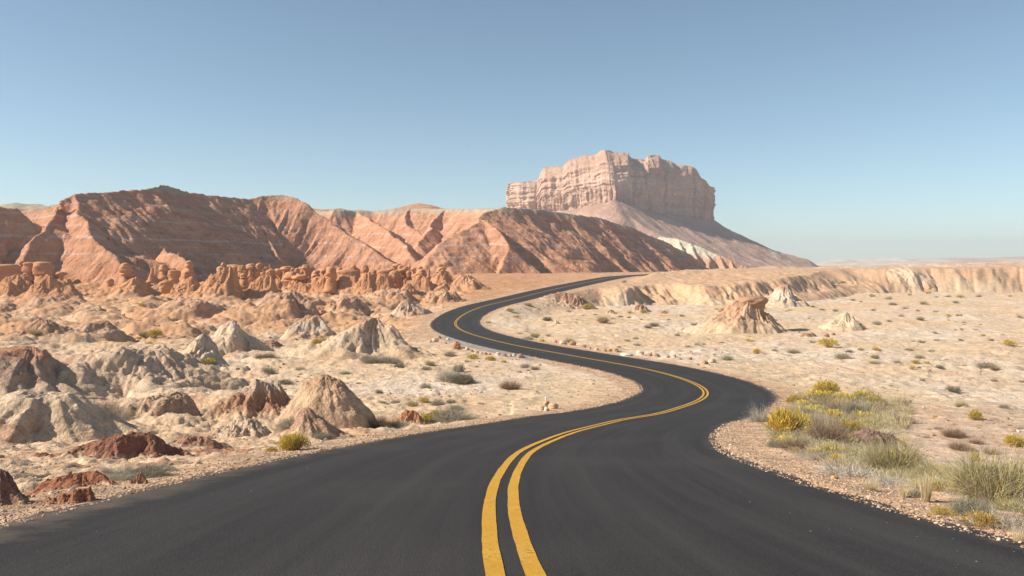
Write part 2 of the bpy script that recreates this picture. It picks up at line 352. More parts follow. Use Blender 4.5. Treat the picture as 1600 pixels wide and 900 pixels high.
# ------------------------------------------------------------------ road, paint
def asphalt_mat():
    m, nt, b = newmat('asphalt'); L = nt.links
    uv = N(nt, 'ShaderNodeUVMap'); geo = N(nt, 'ShaderNodeNewGeometry')
    mp = N(nt, 'ShaderNodeMapping'); mp.inputs['Scale'].default_value = (1.5, .035, 1); L.new(uv.outputs[0], mp.inputs[0])
    st = N(nt, 'ShaderNodeTexNoise', Scale=1.6, Detail=6, Roughness=.65); L.new(mp.outputs[0], st.inputs['Vector'])
    mp2 = N(nt, 'ShaderNodeMapping'); mp2.inputs['Scale'].default_value = (5., .12, 1); L.new(uv.outputs[0], mp2.inputs[0])
    st2 = N(nt, 'ShaderNodeTexNoise', Scale=1.2, Detail=4); L.new(mp2.outputs[0], st2.inputs['Vector'])
    bl = N(nt, 'ShaderNodeTexNoise', Scale=.35, Detail=4); L.new(geo.outputs['Position'], bl.inputs['Vector'])
    gr = N(nt, 'ShaderNodeTexNoise', Scale=95, Detail=3, Roughness=.8); L.new(geo.outputs['Position'], gr.inputs['Vector'])
    vo = N(nt, 'ShaderNodeTexVoronoi', Scale=70); L.new(geo.outputs['Position'], vo.inputs['Vector'])
    col = cmix(nt, mrange(nt, st.outputs['Fac'], .3, .7), (.019, .0165, .0155), (.032, .0275, .0255))
    col = cmix(nt, mrange(nt, st2.outputs['Fac'], .45, .75, 0, .5), col, (.052, .046, .042))
    col = cmix(nt, mrange(nt, bl.outputs['Fac'], .5, .75, 0, .45), col, (.056, .049, .044))
    sx0 = N(nt, 'ShaderNodeSeparateXYZ'); L.new(uv.outputs[0], sx0.inputs[0]); lane = mmath(nt, 'ABSOLUTE', mmath(nt, 'SUBTRACT', mmath(nt, 'ABSOLUTE', mmath(nt, 'SUBTRACT', mmath(nt, 'ABSOLUTE', sx0.outputs['X']), 1.85)), .85))
    col = cmix(nt, mmath(nt, 'MULTIPLY', mrange(nt, lane, .45, .0, 0, .5), mrange(nt, st.outputs['Fac'], .35, .6), True), col, (.056, .050, .046))
    fine = N(nt, 'ShaderNodeTexNoise', Scale=38, Detail=4, Roughness=.9); L.new(geo.outputs['Position'], fine.inputs['Vector'])
    col = cmix(nt, mrange(nt, fine.outputs['Fac'], .55, .8, 0, .55), col, (.13, .118, .108)); col = cmix(nt, mrange(nt, fine.outputs['Fac'], .45, .25, 0, .6), col, (.012, .0115, .011))
    col = cmix(nt, mrange(nt, gr.outputs['Fac'], .52, .75, 0, .7), col, (.11, .103, .097))
    col = cmix(nt, mrange(nt, gr.outputs['Fac'], .46, .28, 0, .6), col, (.02, .019, .019))
    # dusty edges: u = metres from the centre line
    sx = N(nt, 'ShaderNodeSeparateXYZ'); L.new(uv.outputs[0], sx.inputs[0]); au = mmath(nt, 'ABSOLUTE', sx.outputs['X'])
    en = N(nt, 'ShaderNodeTexNoise', Scale=2.2, Detail=6, Roughness=.7); L.new(geo.outputs['Position'], en.inputs['Vector'])
    e = mmath(nt, 'ADD', au, mmath(nt, 'MULTIPLY', mmath(nt, 'SUBTRACT', en.outputs['Fac'], .5), 1.4))
    col = cmix(nt, mrange(nt, e, 3.3, 4.0, 0, .55), col, (.26, .185, .13))
    L.new(col, b.inputs['Base Color']); b.inputs['Roughness'].default_value = .8; b.inputs['Specular IOR Level'].default_value = .22
    bp = N(nt, 'ShaderNodeBump', Distance=.0025); L.new(vo.outputs['Distance'], bp.inputs['Height'])
    bp2 = N(nt, 'ShaderNodeBump', Distance=.004); L.new(gr.outputs['Fac'], bp2.inputs['Height']); L.new(bp.outputs[0], bp2.inputs['Normal'])
    L.new(bp2.outputs[0], b.inputs['Normal'])
    return m
def paint_mat():
    m, nt, b = newmat('yellow_road_paint'); L = nt.links; geo = N(nt, 'ShaderNodeNewGeometry')
    n = N(nt, 'ShaderNodeTexNoise', Scale=24, Detail=6, Roughness=.75); L.new(geo.outputs['Position'], n.inputs['Vector'])
    n1 = N(nt, 'ShaderNodeTexNoise', Scale=2.2, Detail=3); L.new(geo.outputs['Position'], n1.inputs['Vector'])
    col = cmix(nt, mrange(nt, n1.outputs['Fac'], .3, .7), (.56, .285, .030), (.66, .36, .05))
    f = mmath(nt, 'ADD', n.outputs['Fac'], mmath(nt, 'MULTIPLY', n1.outputs['Fac'], .25))
    col = cmix(nt, mrange(nt, f, .66, .84, 0, .85), col, (.14, .09, .05)); n3_ = N(nt, 'ShaderNodeTexNoise', Scale=90, Detail=3, Roughness=.8); L.new(geo.outputs['Position'], n3_.inputs['Vector']); col = cmix(nt, mrange(nt, n3_.outputs['Fac'], .55, .75, 0, .6), col, (.10, .07, .045))
    L.new(col, b.inputs['Base Color']); b.inputs['Roughness'].default_value = .7
    bp = N(nt, 'ShaderNodeBump', Distance=.008); L.new(n.outputs['Fac'], bp.inputs['Height']); L.new(bp.outputs[0], b.inputs['Normal'])
    return m
M_asphalt, M_paint = asphalt_mat(), paint_mat()
def roadz(Y): return CZ - Dr(Y)
def strip(offs, lift, jitter=0., wall=0.0, seed=0, jedge=True):
    off = np.array(offs) if np.ndim(offs) == 2 else np.repeat(np.array(offs, float)[None], len(cen), 0)
    n, k = off.shape; Pn = cen[:, None, :] + nor[:, None, :] * off[:, :, None]
    V = np.zeros((n, k, 3)); V[..., :2] = Pn; V[..., 2] = roadz(cen[:, 1])[:, None] * .0 + roadz(Pn[..., 1]) + lift
    uvv = np.stack([off, np.repeat(sarc[:, None], k, 1)], -1)
    if jitter:
        for c in (0, k - 1):
            j = jitter * fbm(sarc * .8, sarc * 0 + c * 9.1 + seed, 4, 7 + seed) + jitter * .5 * n2(sarc * 3.7, sarc * 0, 31 + c)
            V[:, c, :2] += nor * j[:, None]
    if wall:
        V = np.concatenate([V[:, :1] - [0, 0, wall], V, V[:, -1:] - [0, 0, wall]], 1); uvv = np.concatenate([uvv[:, :1], uvv, uvv[:, -1:]], 1)
    return V, uvv
cen_save = (cen, nor, sarc, HWL, HWR)
def densify(n):
    global cen, nor, sarc, HWL, HWR
    t = np.linspace(0, len(cen) - 1, (len(cen) - 1) * n + 1); i = np.arange(len(cen))
    cen = np.stack([np.interp(t, i, cen[:, 0]), np.interp(t, i, cen[:, 1])], 1)
    nor = np.stack([np.interp(t, i, nor[:, 0]), np.interp(t, i, nor[:, 1])], 1); sarc = np.interp(t, i, sarc); HWL = np.interp(t, i, HWL); HWR = np.interp(t, i, HWR)
densify(4)
off = np.stack([-HWL + (HWL + HWR) * f for f in np.linspace(0, 1, 13)], 1)
V, UV = strip(off, 0.0, jitter=.11, wall=.16)
tag(link('road', mesh_np('road', V.reshape(-1, 3), gridq(*V.shape[:2]), M_asphalt, uv=UV.reshape(-1, 2), smooth=False)), kind='structure')
for a, b in ((-.165, -.055), (.055, .165)):
    V, UV = strip([a, (a + b) / 2, b], .005, jitter=.006, seed=int(a * 100) + 60)
    tag(link('road_marking', mesh_np('road_marking', V.reshape(-1, 3), gridq(*V.shape[:2]), M_paint, uv=UV.reshape(-1, 2))), kind='structure')
cen, nor, sarc, HWL, HWR = cen_save

# ------------------------------------------------------------------ placing by looking along a ray onto the real ground
def hit(px, py, y0=3., y1=900.):
    Y = np.exp(np.linspace(math.log(y0), math.log(y1), 2600)); X = (px - 800) / F * Y; zr = CZ - (py - HZ) / F * Y
    g = ground(X, Y, False); k = np.nonzero(zr <= g)[0]; i = k[0] if len(k) else len(Y) - 1
    return X[i], Y[i], float(ground(X[i], Y[i]))

# ------------------------------------------------------------------ mounds
def mound(name, label, cat, px, pyb, wpx, hpx, colr, depth=1.0, prof='cone', flute=.25, nf=14, seed=1, rough=.06, rot=0., skew=(0, 0), group=None, mat=None, top=None, n=(150, 56), Yd=None, power=None, strata=0, foot=.55):
    """an eroded mound standing on the ground: px, pyb = the middle of its front foot, wpx x hpx = its size in the photograph"""
    skew = (skew[0] + (.22 if prof == 'cone' else .30 if prof in ('dome', 'hump') else 0), skew[1])
    x0, y0, _ = hit(px, pyb) if Yd is None else ((px - 800) / F * Yd, Yd, 0)
    rx = wpx / F * y0 / 2; ry = rx * depth; cx, cy = x0, y0 + ry * .8
    cx = (px - 800) / F * cy
    gz = float(ground(cx, cy, False)); pt = pyb - hpx
    H = CZ - (pt - HZ) / F * (cy + skew[1] * ry) - gz; H = max(H, .15)
    th = np.linspace(0, 2 * math.pi, n[0], endpoint=False)[None]; rho = (np.linspace(0, 1, n[1]) ** .9)[:, None]
    wq_ = .10 if prof == 'hump' else .26
    wob = 1 + wq_ * fbm(np.cos(th) * 1.2 + seed, np.sin(th) * 1.2, 4, seed + 3)
    ex = rho * wob * np.cos(th) * rx; ey = rho * wob * np.sin(th) * ry
    sk = (1 - rho) ** 1.15
    c, s = math.cos(rot), math.sin(rot); X = cx + ex * c - ey * s + skew[0] * rx * (sk - .45); Y = cy + ex * s + ey * c + skew[1] * ry * sk
    rr_ = (np.sqrt(rho ** 2 + .02) - .1414) / .8686
    if prof == 'cone': p = np.clip(1 - rr_, 0, 1) ** (power or 1.25)
    elif prof == 'dome': p = (.5 + .5 * np.cos(math.pi * rho ** (.62 + .22 * (power or 1.6)))) ** .9
    elif prof == 'hump': p = .55 * np.clip(1 - rho ** 2.1, 0, 1) ** .7 + .45 * (.5 + .5 * np.cos(math.pi * rho))
    elif prof == 'flat': p = np.clip((1 - rho) * (power or 2.2), 0, 1) ** 1.1
    else: p = (1 - rho)
    p = p * np.ones_like(th); big = fbm(np.cos(th) * rho * 1.5 + seed * 2.3, np.sin(th) * rho * 1.5, 2, seed + 60); p = p * (1 + (.0 if prof == 'hump' else .26) * (big - fbm(seed * 2.3, 0., 2, seed + 60)) * np.clip(rho * 3, 0, 1))
    kf = nf / 6.283; tw = th + .35 * n2(np.cos(th) * 1.5 + seed, np.sin(th) * 1.5 + rho * 1.6, seed + 40)
    def rad(k, sd, z): return 2 * np.abs(n2(np.cos(tw) * k * (1 + .2 * rho) + seed * 1.7, np.sin(tw) * k * (1 + .2 * rho) + z * rho, sd)) - 1
    b1 = rad(kf, seed + 5, .5); b2 = rad(kf * 2.6, seed + 6, 1.2); b3 = rad(kf * 6, seed + 7, 3.)
    patch = sst(n2(np.cos(th) * 1.1 + seed, np.sin(th) * 1.1 + rho, seed + 50), -.5, .35) * .75 + .25
    amp = np.clip(rho * 2.2, 0, 1) * np.clip((1 - rho) * 2.5, 0, 1) * patch
    fl = flute * amp * (.50 * (.45 - .55 * b1) + .62 * (.45 - .55 * b2) * np.clip(rho * 2.5, .3, 1) + .30 * (.4 - .5 * b3))
    Z0 = ground(X, Y, False)
    h = H * (p * (1 - fl) - fl * .12)
    sc = 3.2 / rx
    h = h + H * rough * 1.35 * (fbm(X * sc + seed, Y * sc, 5, seed + 11, .6) + .5 * billow(X * sc * 1.3, Y * sc * 1.3 + seed, 3, seed + 12, .6)) * np.clip((1 - rho) * 4, 0, 1) * np.clip(.3 + rho * 2.5, 0, 1)
    if strata:
        k = h / H * strata; h = mix(h, H / strata * (np.floor(k) + sst(k - np.floor(k), .55, 1.)), .75)
    hh = h / H
    Z = Z0 + h - .12 * sst(rho, .85, 1) - .02
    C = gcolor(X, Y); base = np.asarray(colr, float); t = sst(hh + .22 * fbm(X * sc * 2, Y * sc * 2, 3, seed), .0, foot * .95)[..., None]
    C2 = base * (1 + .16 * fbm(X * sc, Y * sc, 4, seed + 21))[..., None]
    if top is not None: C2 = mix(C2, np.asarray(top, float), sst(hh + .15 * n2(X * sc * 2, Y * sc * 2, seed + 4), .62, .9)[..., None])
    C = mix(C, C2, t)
    V = np.stack([X, Y, Z], -1).reshape(-1, 3)
    org = np.array([cx, cy, gz]); me = mesh_np(name, V - org, gridq(n[1], n[0], True), mat or M_mound, np.clip(C, .02, .75).reshape(-1, 3))
    o = link(name, me, None, org); tag(o, label, cat, group)
    return o, (cx + skew[0] * rx * .55, cy + skew[1] * ry, gz + H, rx, H)

WHT = (.64, .475, .33); TAN = (.56, .38, .25)
G_m = 'eroded clay mounds on the desert floor'
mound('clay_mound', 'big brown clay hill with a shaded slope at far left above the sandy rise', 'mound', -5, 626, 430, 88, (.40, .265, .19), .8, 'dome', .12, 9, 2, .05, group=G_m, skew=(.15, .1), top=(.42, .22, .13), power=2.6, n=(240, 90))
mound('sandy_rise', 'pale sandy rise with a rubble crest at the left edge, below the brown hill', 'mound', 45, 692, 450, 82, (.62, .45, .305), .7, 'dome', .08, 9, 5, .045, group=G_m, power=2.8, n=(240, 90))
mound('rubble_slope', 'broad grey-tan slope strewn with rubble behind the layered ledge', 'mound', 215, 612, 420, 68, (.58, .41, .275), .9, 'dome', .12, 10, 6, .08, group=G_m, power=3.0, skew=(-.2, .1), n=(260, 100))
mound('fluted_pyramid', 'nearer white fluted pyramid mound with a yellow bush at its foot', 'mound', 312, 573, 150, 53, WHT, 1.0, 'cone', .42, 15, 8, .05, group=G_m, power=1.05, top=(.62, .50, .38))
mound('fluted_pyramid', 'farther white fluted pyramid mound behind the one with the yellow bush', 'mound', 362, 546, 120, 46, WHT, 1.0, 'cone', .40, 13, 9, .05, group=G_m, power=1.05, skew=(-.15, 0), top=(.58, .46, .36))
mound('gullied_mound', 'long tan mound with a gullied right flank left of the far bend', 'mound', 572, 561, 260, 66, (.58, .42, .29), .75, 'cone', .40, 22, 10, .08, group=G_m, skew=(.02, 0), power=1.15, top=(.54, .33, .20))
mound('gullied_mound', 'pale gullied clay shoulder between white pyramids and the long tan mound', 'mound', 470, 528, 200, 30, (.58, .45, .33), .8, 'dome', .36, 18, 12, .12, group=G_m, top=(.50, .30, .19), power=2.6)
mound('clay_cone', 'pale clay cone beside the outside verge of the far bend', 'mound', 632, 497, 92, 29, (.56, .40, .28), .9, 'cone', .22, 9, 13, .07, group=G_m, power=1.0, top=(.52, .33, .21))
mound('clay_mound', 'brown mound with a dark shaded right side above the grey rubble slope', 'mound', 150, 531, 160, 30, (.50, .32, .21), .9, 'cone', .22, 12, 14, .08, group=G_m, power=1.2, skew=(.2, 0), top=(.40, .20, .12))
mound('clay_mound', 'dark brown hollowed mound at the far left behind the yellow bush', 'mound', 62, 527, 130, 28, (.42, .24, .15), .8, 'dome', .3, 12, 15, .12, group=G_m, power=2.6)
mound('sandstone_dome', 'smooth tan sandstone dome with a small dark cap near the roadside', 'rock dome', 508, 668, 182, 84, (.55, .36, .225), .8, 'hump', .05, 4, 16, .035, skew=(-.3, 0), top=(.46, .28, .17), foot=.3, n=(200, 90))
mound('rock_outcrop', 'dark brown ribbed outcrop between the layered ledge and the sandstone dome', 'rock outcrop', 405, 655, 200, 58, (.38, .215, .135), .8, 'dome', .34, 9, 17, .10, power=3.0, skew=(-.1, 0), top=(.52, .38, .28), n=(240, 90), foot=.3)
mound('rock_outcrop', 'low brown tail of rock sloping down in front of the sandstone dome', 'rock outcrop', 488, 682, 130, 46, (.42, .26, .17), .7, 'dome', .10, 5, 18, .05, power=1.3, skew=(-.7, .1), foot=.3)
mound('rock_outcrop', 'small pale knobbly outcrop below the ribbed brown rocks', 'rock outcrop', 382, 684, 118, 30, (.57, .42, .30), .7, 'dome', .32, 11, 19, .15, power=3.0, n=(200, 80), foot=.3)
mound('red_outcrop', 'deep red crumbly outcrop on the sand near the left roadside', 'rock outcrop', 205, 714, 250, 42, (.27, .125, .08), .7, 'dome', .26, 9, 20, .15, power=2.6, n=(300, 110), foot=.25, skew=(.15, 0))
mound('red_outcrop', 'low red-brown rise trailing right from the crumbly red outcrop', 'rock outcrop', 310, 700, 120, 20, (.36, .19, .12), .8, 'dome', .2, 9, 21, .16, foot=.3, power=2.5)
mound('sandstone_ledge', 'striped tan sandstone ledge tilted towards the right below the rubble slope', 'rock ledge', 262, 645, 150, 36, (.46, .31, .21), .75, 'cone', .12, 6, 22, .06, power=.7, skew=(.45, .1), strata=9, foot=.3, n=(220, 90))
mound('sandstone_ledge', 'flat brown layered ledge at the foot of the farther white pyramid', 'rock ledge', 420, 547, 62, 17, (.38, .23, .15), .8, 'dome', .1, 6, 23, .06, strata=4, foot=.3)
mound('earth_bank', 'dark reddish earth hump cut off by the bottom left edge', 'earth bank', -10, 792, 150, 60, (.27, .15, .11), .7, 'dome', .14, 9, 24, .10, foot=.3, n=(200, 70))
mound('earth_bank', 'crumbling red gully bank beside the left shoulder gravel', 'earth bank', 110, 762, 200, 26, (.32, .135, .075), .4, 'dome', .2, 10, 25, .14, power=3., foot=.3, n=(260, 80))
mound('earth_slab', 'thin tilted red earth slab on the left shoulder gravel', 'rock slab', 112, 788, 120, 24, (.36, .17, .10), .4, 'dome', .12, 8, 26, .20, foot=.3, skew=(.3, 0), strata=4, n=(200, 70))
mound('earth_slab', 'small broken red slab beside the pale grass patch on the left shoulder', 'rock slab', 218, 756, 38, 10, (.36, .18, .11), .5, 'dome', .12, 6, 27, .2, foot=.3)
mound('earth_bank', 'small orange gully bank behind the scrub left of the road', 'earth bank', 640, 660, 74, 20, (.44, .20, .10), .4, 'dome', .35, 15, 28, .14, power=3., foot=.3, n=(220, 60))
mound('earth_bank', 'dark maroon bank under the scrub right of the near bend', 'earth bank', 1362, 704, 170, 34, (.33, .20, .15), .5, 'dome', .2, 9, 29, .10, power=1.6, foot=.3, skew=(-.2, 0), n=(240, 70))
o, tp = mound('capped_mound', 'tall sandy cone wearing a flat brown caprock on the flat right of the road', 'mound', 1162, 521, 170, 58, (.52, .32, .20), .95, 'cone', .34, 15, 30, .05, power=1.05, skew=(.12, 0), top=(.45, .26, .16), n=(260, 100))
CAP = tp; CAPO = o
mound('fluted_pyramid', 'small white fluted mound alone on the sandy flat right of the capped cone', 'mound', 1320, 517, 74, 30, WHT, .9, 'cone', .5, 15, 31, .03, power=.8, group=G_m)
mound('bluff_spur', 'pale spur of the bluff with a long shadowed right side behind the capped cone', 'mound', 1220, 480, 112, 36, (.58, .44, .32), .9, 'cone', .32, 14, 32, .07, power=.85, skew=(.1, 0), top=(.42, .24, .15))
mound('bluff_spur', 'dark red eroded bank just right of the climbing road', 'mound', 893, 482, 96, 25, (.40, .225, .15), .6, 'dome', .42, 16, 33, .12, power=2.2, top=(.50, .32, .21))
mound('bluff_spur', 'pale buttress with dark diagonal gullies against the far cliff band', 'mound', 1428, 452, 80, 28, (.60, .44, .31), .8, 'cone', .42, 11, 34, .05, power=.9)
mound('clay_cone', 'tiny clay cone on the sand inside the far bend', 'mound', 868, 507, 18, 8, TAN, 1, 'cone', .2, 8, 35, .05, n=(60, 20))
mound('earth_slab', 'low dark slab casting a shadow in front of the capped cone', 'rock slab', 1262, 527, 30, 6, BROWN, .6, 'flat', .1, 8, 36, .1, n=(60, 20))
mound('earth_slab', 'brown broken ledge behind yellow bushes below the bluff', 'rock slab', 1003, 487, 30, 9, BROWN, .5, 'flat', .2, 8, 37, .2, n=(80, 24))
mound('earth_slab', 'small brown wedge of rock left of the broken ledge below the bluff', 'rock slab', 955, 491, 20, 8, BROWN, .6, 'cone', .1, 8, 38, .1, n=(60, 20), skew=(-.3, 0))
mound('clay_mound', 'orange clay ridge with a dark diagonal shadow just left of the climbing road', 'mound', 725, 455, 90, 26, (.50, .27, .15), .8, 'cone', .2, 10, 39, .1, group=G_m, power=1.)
mound('clay_mound', 'orange rounded clay hump between the lone spire and the far bend', 'mound', 695, 473, 90, 20, (.50, .30, .18), .8, 'dome', .25, 12, 41, .1, group=G_m)
for i, (px, pb, w, h, lb) in enumerate([(300, 492, 150, 22, 'long reddish swell of clay beyond the two white pyramids'), (440, 480, 170, 24, 'rounded reddish clay hump in front of the goblin wall'), (545, 482, 110, 20, 'brown-topped clay hump beyond the long tan mound'), (60, 482, 180, 18, 'dusty red clay swell at the far left below the goblins'), (620, 466, 110, 14, 'low orange clay swell at the foot of the lone spire')]):
    mound('clay_mound', lb, 'mound', px, pb, w, h, (.50, .30, .19), .8, 'dome', .2, 14, 50 + i, .12, group=G_m)

# caprock on the capped cone
def lathe_rock(name, prof, cx, cy, z0, seed=0, n=36, rough=.12, sx=1., sy=1., mat=None, col=(.5, .27, .15), parent=None, lean=(0, 0), fs=1.):
    """closed weathered rock body from (radius, height) pairs"""
    prof = catmull(np.array(prof, float), 5); zs = prof[:, 1]; rs = np.maximum(prof[:, 0], 0.0)
    th = np.linspace(0, 2 * math.pi, n, endpoint=False)[None]; rr = rs[:, None]; zz = zs[:, None] * np.ones_like(th)
    size = rs.max(); k = fs * 1.1 / size
    x = np.cos(th) * rr; y = np.sin(th) * rr
    d = 1 + rough * 2.0 * n3(x * k + seed * 3.7, y * k, zz * k, seed) + rough * .8 * n3(x * k * 3, y * k * 3 + seed, zz * k * 3, seed + 3) + rough * .5 * n2(zz * k * 5 + seed, zz * 0 + seed * 1.3, seed)
    x = x * d * sx + lean[0] * (zz - zs[0]); y = y * d * sy + lean[1] * (zz - zs[0]); zz = zz + size * rough * .5 * n3(x * k, y * k, zz, seed + 8)
    V = np.stack([x, y, zz], -1).reshape(-1, 3)
    c = np.asarray(col, float) * (1 + .14 * n3(V[:, 0] * k, V[:, 1] * k, V[:, 2] * k * 3, seed + 2))[:, None]
    return link(name, mesh_np(name, V, gridq(len(zs), n, True), mat or M_hoodoo, np.clip(c, .02, .7)), parent, (cx, cy, z0))
cw = 19 / F * CAP[1]
cpx = lathe_rock('caprock', [(.001, -1.9), (cw * 1.0, -1.8), (cw * .85, -1.1), (cw * .90, -.5), (cw * 1.05, .0), (cw * 1.1, .5), (cw * .8, .85), (.001, .9)], 0, 0, 0, 3, 48, .10, 1.0, .9, col=(.42, .24, .15), parent=CAPO)
cpx.location = (CAP[0] - CAPO.location[0], CAP[1] - CAPO.location[1], CAP[2] - CAPO.location[2] - .9); tag(cpx, 'flat brown caprock slab')

# ------------------------------------------------------------------ ridges: crest lines with rilled flanks
def seg_dist(X, Y, P):
    """distance to polyline, crest height there, arc position, side"""
    best = np.full(X.shape, 1e9); z = np.zeros(X.shape); s = np.zeros(X.shape); sd = np.zeros(X.shape); bp = np.zeros(X.shape); acc = 0
    for a, b in zip(P[:-1], P[1:]):
        dx, dy = b[0] - a[0], b[1] - a[1]; L2 = dx * dx + dy * dy; L = math.sqrt(L2)
        t = np.clip(((X - a[0]) * dx + (Y - a[1]) * dy) / L2, 0, 1); ex = X - a[0] - t * dx; ey = Y - a[1] - t * dy
        d = np.hypot(ex, ey); pp = np.abs(dx * ey - dy * ex) / math.sqrt(L2); m = (d < best - 1e-6) | ((d < best + 1e-6) & (pp > bp)); bp = np.where(m, pp, bp)
        ang = np.where((t <= 0) | (t >= 1), np.arctan2(ey * dx - ex * dy, ex * dx + ey * dy + 1e-9), 0)
        best = np.where(m, d, best); z = np.where(m, a[2] + (b[2] - a[2]) * t, z); s = np.where(m, acc + t * L + ang * 6., s); sd = np.where(m, np.sign(dx * ey - dy * ex), sd); acc += L
    return best, z, s, sd
def spur_field(X, Y, lines, rill=1.0, freq=.55, conc=.0, seed=0):
    """lines: (points (px, py, Y), slope on the right, slope on the left)"""
    out = np.full(X.shape, -1e3)
    wx = X + 2.0 * fbm(X * .05, Y * .05, 3, seed + 1); wy = Y + 2.0 * fbm(X * .05, Y * .05, 3, seed + 2)
    for i, (pts, sr, sl) in enumerate(lines):
        P = [P3(*p) for p in pts]; d, z, s, sd = seg_dist(wx, wy, P)
        k = np.where(sd > 0, sl, sr)
        rl = billow(s * freq * .28 + .15 * n2(d * .2, s * .1, seed + 6), d * .02, 1, seed + 7 + i) * 1.5 + billow(s * freq + .35 * n2(d * .25, s * .3, seed + 3), d * .045, 2, seed + 17 + i) + .45 * billow(s * freq * 2.7, d * .12, 2, seed + 27 + i)
        amp = rill * (1 - np.exp(-d / 6.)) 
        h = z - k * d * (1 + conc * np.exp(-d / 5)) - .35 * (np.exp(-(d / 2.0) ** 2)) + amp * (rl - .6) * .62 + .35 * fbm(X * .4, Y * .4, 3, seed + 33)
        out = np.maximum(out, h) + 0.0
    return out
def heightfield(name, x0, x1, y0, y1, res, hf, cf, mat, sink=1.5):
    x = np.arange(x0, x1, res); y = np.arange(y0, y1, res); X, Y = np.meshgrid(x, y)
    Z = hf(X, Y); G = ground(X, Y, False) if y0 < 1400 else CZ - Dr(Y); keep = Z > G - sink; Z = np.maximum(Z, G - sink * 1.6)
    q = gridq(*X.shape); kq = keep.ravel()[q].any(1); q = q[kq]
    C = cf(X, Y, Z); used = np.unique(q); re = np.full(X.size, -1); re[used] = np.arange(len(used))
    V = np.stack([X, Y, Z], -1).reshape(-1, 3)[used]
    org = np.array([(x0 + x1) / 2, (y0 + y1) / 2, CZ - 4.]); return link(name, mesh_np(name, V - org, re[q], mat, np.clip(C.reshape(-1, 3)[used], .02, .7)), None, org)
def red_col(X, Y, Z, pale_from=None, rim=None):
    b = fbm(X * .12, Y * .12 + Z * .3, 4, 201); st = n2(Z * .9, X * .01, 203) * .6 + n2(Z * 2.3, X * .02, 204) * .4
    c = mix(np.array([.49, .228, .128]), np.array([.57, .298, .175]), sst(b + .7 * st, -.6, .7)[..., None])
    return c
# left ridge
Lr = [([(-260, 330, 205), (-120, 322, 215), (-20, 318, 222), (22, 324, 226), (45, 345, 226)], .9, .3),
      ([(45, 333, 240), (92, 318, 238), (125, 300, 244), (165, 298, 252), (232, 293, 270), (250, 287, 276), (262, 288, 280), (305, 299, 292), (350, 305, 303), (390, 309, 316), (405, 303, 320), (432, 302, 322), (456, 306, 322), (476, 315, 321), (492, 326, 320), (520, 345, 316), (560, 370, 308), (605, 402, 298), (640, 424, 292)], .80, .5),
      ([(125, 300, 244), (118, 330, 234), (150, 372, 222), (182, 395, 216), (196, 432, 208)], .95, .6),
      ([(92, 318, 238), (78, 345, 228), (50, 372, 220), (38, 405, 212)], .8, .9),
      ([(404, 303, 320), (400, 326, 312), (414, 360, 301), (436, 395, 290)], 1.0, 1.0),
      ([(258, 382, 240), (264, 388, 236), (285, 400, 228), (300, 430, 218)], 1.3, 1.5)]
def lr_h(X, Y): return spur_field(X, Y, Lr, 1.25, .62, .15, 300)
def lr_c(X, Y, Z):
    c = red_col(X, Y, Z); px = pxof(X, Y)
    t = np.exp(-((px - 262) / 26) ** 2) * sst(Z, 32.5, 34.5) + np.exp(-((px - 430) / 30) ** 2) * sst(Z, 33.8, 36.2); c = mix(c, np.array([.42, .33, .24]), (.8 * np.clip(t, 0, 1))[..., None]); return c
o = heightfield('red_ridge', -205, 0, 190, 400, .42, lr_h, lr_c, M_red)
tag(o, 'long dark red ridge on the left with thin white strata and a shaded face', 'ridge', kind='thing')
# second ridge, towards the butte
Rr = [([(470, 331, 410), (520, 327, 400), (580, 329, 410), (640, 324, 404), (700, 325, 392), (745, 325, 372), (790, 323, 352), (850, 327, 372), (930, 338, 404), (1000, 359, 440), (1050, 381, 470), (1085, 401, 490), (1110, 420, 500)], .80, .12),
      ([(790, 323, 352), (765, 330, 342), (750, 337, 336), (722, 360, 322), (690, 378, 312)], .8, .62),
      ([(750, 337, 336), (780, 362, 322), (800, 385, 312), (775, 425, 300)], .9, .8),
      ([(560, 329, 408), (585, 345, 380), (625, 372, 352), (640, 395, 338)], .95, .6),
      ([(640, 324, 404), (632, 348, 385), (668, 372, 368)], .9, .8), ([(700, 325, 392), (672, 350, 372), (655, 380, 352)], 1., .8)]
def rr_h(X, Y): 
    z = spur_field(X, Y, Rr, 1.6, .42, .1, 400); return z
def rr_c(X, Y, Z):
    c = red_col(X, Y, Z); d, z, s, sd = seg_dist(X, Y, [P3(*p) for p in Rr[0][0]])
    t = sst(Z - z + 1.2 * fbm(X * .15, Y * .15, 3, 420), -3.4, -1.4); return mix(c, np.array([.43, .345, .245]), (.85 * t)[..., None])
o = heightfield('terraced_ridge', -110, 135, 285, 560, .52, rr_h, rr_c, M_red)
tag(o, 'lower red ridge with a pale tan rim and slanting ribs in front of the butte', 'ridge', kind='thing')
o = heightfield('red_knoll', -75, -20, 470, 520, .8, lambda X, Y: P3(655, 317, 495)[2] - .22 * np.hypot((X + 55) * .75, Y - 495) ** 1.15 + .3 * fbm(X * .2, Y * .2, 3, 6), red_col, M_red, 12)
tag(o, 'low red knoll peeping over the flat rim left of the butte', 'knoll', kind='thing')
o = heightfield('far_rim', -420, -90, 430, 640, 1.6, lambda X, Y: 10 + 38 - .35 * np.abs(Y - 520 + 8 * n2(X * .03, 0 * X, 5)) - 5 * sst(np.abs(X + 250), 0, 240) + 2.5 * fbm(X * .04, Y * .04, 4, 15), lambda X, Y, Z: mix(red_col(X, Y, Z), np.array([.43, .345, .245]), sst(Z, 40, 46)[..., None]), M_red, 3)
tag(o, 'distant flat tan rim seen past the far left end of the red ridge', 'ridge', kind='thing')

